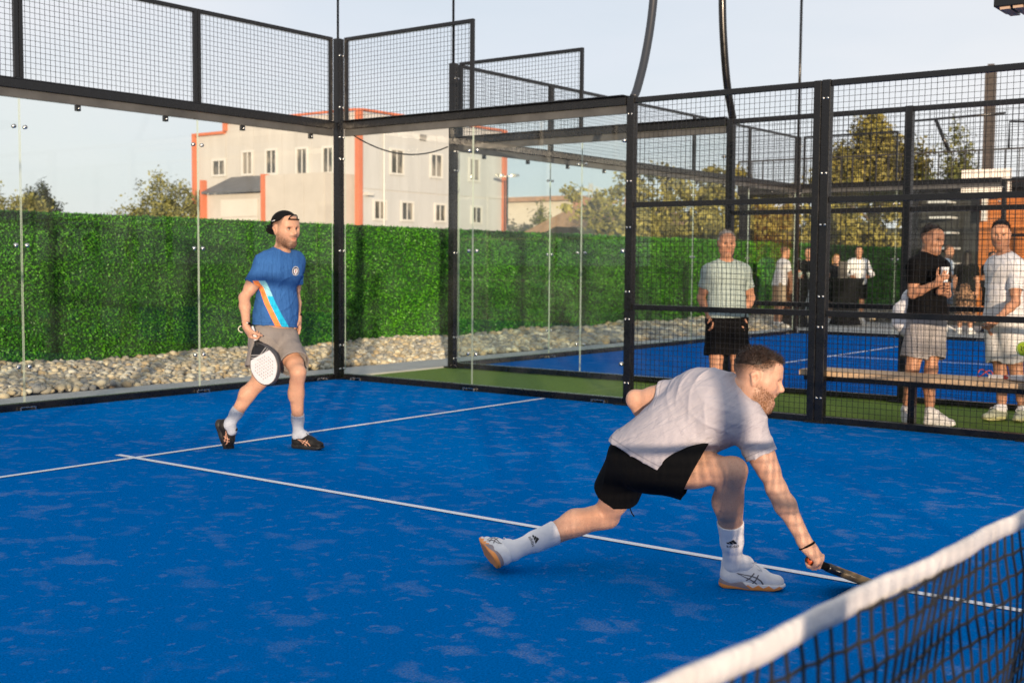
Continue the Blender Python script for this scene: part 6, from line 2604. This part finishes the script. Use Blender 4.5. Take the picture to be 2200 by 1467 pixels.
def onlooker(label, x, y, face, h, shirt, shorts, hair, skin=M_skin4, lean=0.0, look=None, armR=None, armL=None, long_hair=False, trouser=False, skirt=None, sleeve=0.62, shoes=(None, None), hairkw=None):
    J, f, r, k = stand(x, y, face, h, armR, armL, lean)
    lk = nrm(A(*(look or face), 0) if len(look or face) == 2 else A(*look))
    hd = Head(J['neck'] + A(0, 0, 0.175 * k) + f * 0.03, lk + A(0, 0, -0.08), A(0, 0, 1), k)
    p = person(label, J, hd, dict(skin=skin, shirt=shirt, shorts=shorts, sock=M_white_cloth, hair=hair), res=0.012, k=k * 0.97, hands=relaxed_hands(J, f),
               hem=0.02, sock_top=0.1, sleeve=sleeve, shorts_len=0.99 if trouser else 0.85, shorts_flare=0.0 if trouser else 0.016, shorts=skirt is None,
               skirt=skirt and (J['hipL'] * .5 + J['hipR'] * .5 + A(0, 0, .08), 0.155, J['knL'] * .5 + J['knR'] * .5 - A(0, 0, 0.22), 0.24))
    if trouser:
        b = MB()
        for s in 'LR':
            b.tube([J['kn' + s] + A(0, 0, 0.04), J['kn' + s] * .5 + J['ank' + s] * .5, J['ank' + s] - A(0, 0, .02)], [0.088, 0.08, 0.072], 12)
        b.build('trouser_leg', shorts, p['root'])
    hd.hair(p['root'], hair, p['body'], top=0.016, side=0.004, line=0.070, low=0.008, nape=-0.04, ltop=0.02, lside=0.012, n=250, wd=0.005, res=0.010)
    if long_hair:
        pr = [Cone(hd.w(0, -0.075, 0.03), hd.w(0, -0.07, -0.20), 0.060, 0.075, 0.03, hd.M[1], 0.7),
              Cone(hd.w(0.07, -0.03, 0.02), hd.w(0.075, -0.01, -0.20), 0.03, 0.028, 0.03), Cone(hd.w(-0.07, -0.03, 0.02), hd.w(-0.075, -0.01, -0.20), 0.03, 0.028, 0.03)]
        G = Grid(*bounds(pr), 0.012).add(pr)
        V, F = G.mesh()
        mesh_np('long_hair', V, F, hair, True, p['root'])
    simple_shoes(p['root'], J, shoes[0] or M_up_white, shoes[1] or M_sole_white, res=0.012)
    return p


fwd_cam = (-0.85, -0.52)
reach = ((.05, .10, -.27), (.0, .33, -.30))
onlooker('stooping man in a white t-shirt and pale shorts beside the left draped table', 19.65, 11.15, (0.75, -0.65), 1.80, M_white_cloth, M_khaki, M_hair_brown, armR=((.05, .10, -.27), (.0, .12, -.52)), armL=reach, lean=0.10)
onlooker('person in a black top and jeans behind the left draped table', 20.75, 10.95, (-0.9, -0.4), 1.80, M_black_cloth, M_jean, M_hair_dark, armR=reach, armL=reach, trouser=True)
onlooker('woman with long fair hair and bare arms leaning at the right draped table', 22.35, 10.95, fwd_cam, 1.66, cloth_mat('dark_vest', (0.02, 0.02, 0.025)), M_black_cloth, M_hair_fair, skin=M_skin1, armR=reach, armL=reach, long_hair=True, sleeve=0.2)
onlooker('bearded man in a white long-sleeved shirt behind the right draped table', 23.0, 10.65, fwd_cam, 1.86, M_white_cloth, M_black_cloth, M_hair_dark, armR=((.14, .05, -.27), (.02, .30, -.32)), armL=((.14, .05, -.27), (.02, .30, -.32)), sleeve=1.5)
onlooker('man in a pale blue shirt half hidden behind the man in black', 21.1, 7.95, (0.2, -0.98), 1.84, M_shirt_blue, M_jean, M_hair_brown, look=(-0.5, -0.85), armR=reach)
onlooker('woman in a black top and brown patterned skirt seen from behind', 20.3, 7.30, (0.85, 0.1), 1.72, M_black_cloth, M_skirt, M_hair_dark, long_hair=True, skirt=True)
onlooker('person in black resting a forearm on the rightmost draped table', 21.9, 7.25, (-0.6, -0.7), 1.72, M_black_cloth, M_black_cloth, M_hair_dark, armR=reach, armL=((.12, .10, -.25), (-.05, .34, -.22)))


def table(x, y, label, h=1.10):
    """standing table in a stretch cover pulled in at the waist"""
    t = tag(empty('standing_table', (x, y, 0)), label, 'table', 'draped standing tables')
    V, F = [], []
    n = 40
    prof = [(0.0, h), (0.40, h), (0.415, h - 0.02), (0.40, h - 0.06), (0.33, h - 0.28), (0.275, h * .5), (0.27, h * .36), (0.31, 0.16), (0.37, 0.0)]
    for (r, z) in prof:
        for i in range(n):
            a = 2 * pi * i / n
            k = 1 + (0.05 * cos(4 * a) * min(1, (h - z) * 1.6)) + 0.014 * sin(11 * a) * min(1, (h - z) * 2)
            V.append((x + r * k * cos(a), y + r * k * sin(a), z))
    for j in range(len(prof) - 1):
        for i in range(n):
            F.append((j * n + i, (j + 1) * n + i, (j + 1) * n + (i + 1) % n, j * n + (i + 1) % n))
    mesh_np('stretch_cover', V, F, M_black_cloth, True, t)
    b = MB()
    for a in (0.8, 2.35, 3.9, 5.5):
        b.box((x + .36 * cos(a) - .03, y + .36 * sin(a) - .03, -0.02), (x + .36 * cos(a) + .03, y + .36 * sin(a) + .03, 0.03))
    b.build('foot', M_steel, t)
    return t


table(20.2, 11.05, 'black draped standing table with glasses next to the stooping man')
table(22.0, 10.55, 'black draped standing table with a dark menu stand before the white shirt')
table(21.15, 6.85, 'black draped standing table with a bottle at the right beside the patterned skirt')
M_gl = Mat('drinking_glass', (0.55, 0.62, 0.52), 0.08, spec=0.8)
for i, (x, y, c) in enumerate(((20.05, 10.85, 0), (20.3, 10.75, 1), (20.45, 11.0, 0))):
    b = MB()
    b.tube([(x, y, 1.10), (x, y, 1.11), (x, y, 1.18), (x, y, 1.235)], [0.03, 0.008, 0.03, 0.037], 10)
    tag(b.build('wine_glass', M_gl), 'small glass standing on the left draped table', 'glass', 'glasses on the left draped table')
b = MB()
b.tube([(21.05, 6.95, 1.10), (21.05, 6.95, 1.26), (21.05, 6.95, 1.30), (21.05, 6.95, 1.38)], [0.033, 0.033, 0.014, 0.013], 12)
tag(b.build('bottle', M_gl), 'clear bottle standing on the rightmost draped table', 'bottle')
mst = tag(empty('menu_stand', (21.8, 10.5, 1.1)), 'dark upright menu stand on the right draped table', 'menu stand')
b = MB()
b.obox((21.72, 10.52, 1.30), A(0.606, -0.795, 0) * 0.105, A(0.795, 0.606, 0) * 0.008, A(0, 0, 0.19))
b.build('board', Mat('brown_black_board', (0.025, 0.017, 0.014), 0.6).vary(8, 0.2), mst)
b = MB()
b.obox((21.72, 10.52, 1.107), A(0.606, -0.795, 0) * 0.12, A(0.795, 0.606, 0) * 0.05, A(0, 0, 0.007))
b.build('base', M_steel, mst)

# ------------------------------------------------------------------ bench behind the fence
bn = tag(empty('bench', (5.32, 2.8, 0)), 'long bench with a pale timber top on black steel legs behind the fence', 'bench')
M_oak = Mat('pale_oak', (0.50, 0.34, 0.20), 0.55)
gr_ = M_oak.noise(9, 5, 0.6, M_oak.coord('Object', (12, 0.7, 12)), 0.6)
M_oak.base_to(M_oak.mix(M_oak.ramp(gr_, [(0.3, 0.0), (0.7, 1.0)]), (0.40, 0.26, 0.14), (0.60, 0.43, 0.27)))
M_oak.bump(gr_, 0.15, 0.003)
b = MB()
for k in range(3):
    b.box((5.14 + 0.128 * k, 1.30, 0.405), (5.26 + 0.128 * k, 4.25, 0.455))
b.build('timber_top', M_oak, bn, 0.006)
b = MB()
b.box((5.16, 1.34, 0.360), (5.20, 4.21, 0.402))
b.box((5.44, 1.34, 0.360), (5.48, 4.21, 0.402))
b.build('steel_rail', M_steel, bn)
for y in (4.16, 3.27, 1.6):
    b = MB()
    b.box((5.285, y - .03, 0.010), (5.345, y + .03, 0.358))
    b.box((5.20, y - .04, -0.004), (5.43, y + .04, 0.010))
    b.box((5.206, y - .02, 0.318), (5.434, y + .02, 0.357)) if False else None
    b.build('leg', M_steel, bn)
M_rk_pale = Mat('white_red_racket_face', (0.60, 0.59, 0.60), 0.4)
M_rk_pale.vary(9, 0.15)
racket('padel_racket', 'white and red racket lying flat on the timber bench', A(5.30, 2.56, 0.480), A(0.10, -0.99, 0.0), A(0, 0, 1),
       dict(face=M_rk_pale, frame=Mat('white_frame_paint', (0.64, 0.63, 0.64), 0.35), throat=Mat('red_throat', (0.45, 0.06, 0.05), 0.4), grip=M_whitegrip, cap=M_lace_w))
b = MB()
b.tube([A(5.30, 2.60, 0.472) + A(0.05 * sin(a), 0.06 + 0.06 * cos(a), 0.03 + 0.03 * sin(2 * a)) for a in np.linspace(0, 2 * pi * .95, 16)], 0.005, 6)
tag(b.build('wrist_cord', Mat('red_cord', (0.50, 0.07, 0.06), 0.7)), 'red wrist cord curled at the end of the white racket on the bench', 'cord')

# ------------------------------------------------------------------ balls
def ball(c, label, tilt=0.0):
    t = tag(empty('tennis_ball', c), label, 'ball')
    V0, F0 = ico(4)
    c = np.array(c)
    m = Mat('yellow_felt', (0.52, 0.62, 0.045), 0.95, spec=0.1)
    m.vary(90, 0.18)
    m.bump(m.noise(420, 2), 0.6, 0.002)
    o = mesh_np('felt', c + V0 * 0.0333, F0, m, True, t)
    b = MB()
    pts = []
    for a in np.linspace(0, 2 * pi, 60):
        th = pi / 2 - (pi / 2 - 0.44) * cos(a)
        ph = a / 2 + 0.44 * sin(2 * a) * 0.5
        ph = a / 2 * 2 * 0.5 + 0.44 * sin(2 * a)
        v = A(sin(th) * cos(a / 1.0 * 1.0 if False else (a / 2 + 0.44 * sin(2 * a)) * 2 / 2), 0, 0)
    A1, B1 = 0.44, 0.0
    for s in np.linspace(0, 2 * pi, 73):
        al = pi / 2 - (pi / 2 - 0.44) * cos(s)
        be = s / 2 + 0.44 * sin(2 * s)
        pts.append((s, al, be))
    pp = [c + 0.0333 * A(sin(al) * cos(be), sin(al) * sin(be), cos(al)) for s, al, be in [(s, pi / 2 - (pi / 2 - 0.44) * cos(s), s / 2 + 0.44 * sin(2 * s)) for s in np.linspace(0, 4 * pi, 120)]]
    b.tube(pp, 0.0013, 5)
    b.build('seam', Mat('pale_seam', (0.62, 0.64, 0.50), 0.8), o)
    return o


bc = A(0.72, 1.21, 1.02)
o = ball(bc, 'bright yellow ball in flight at the right edge of the picture')
vw = nrm(CAM_POS - bc)
ux_ = nrm(np.cross(A(0, 0, 1), vw))
decal('ball_mark', [[(-x, y) for x, y in q][::-1] for q in []] + ribbon([(-0.006, 0.012), (0.001, 0.004), (-0.004, -0.004), (0.003, -0.012)], 0.003) + ribbon([(0.006, 0.010), (0.009, -0.002)], 0.0025), bc - ux_ * 0.008, ux_, np.cross(vw, ux_), o, M_black_print, o, 0.0008)
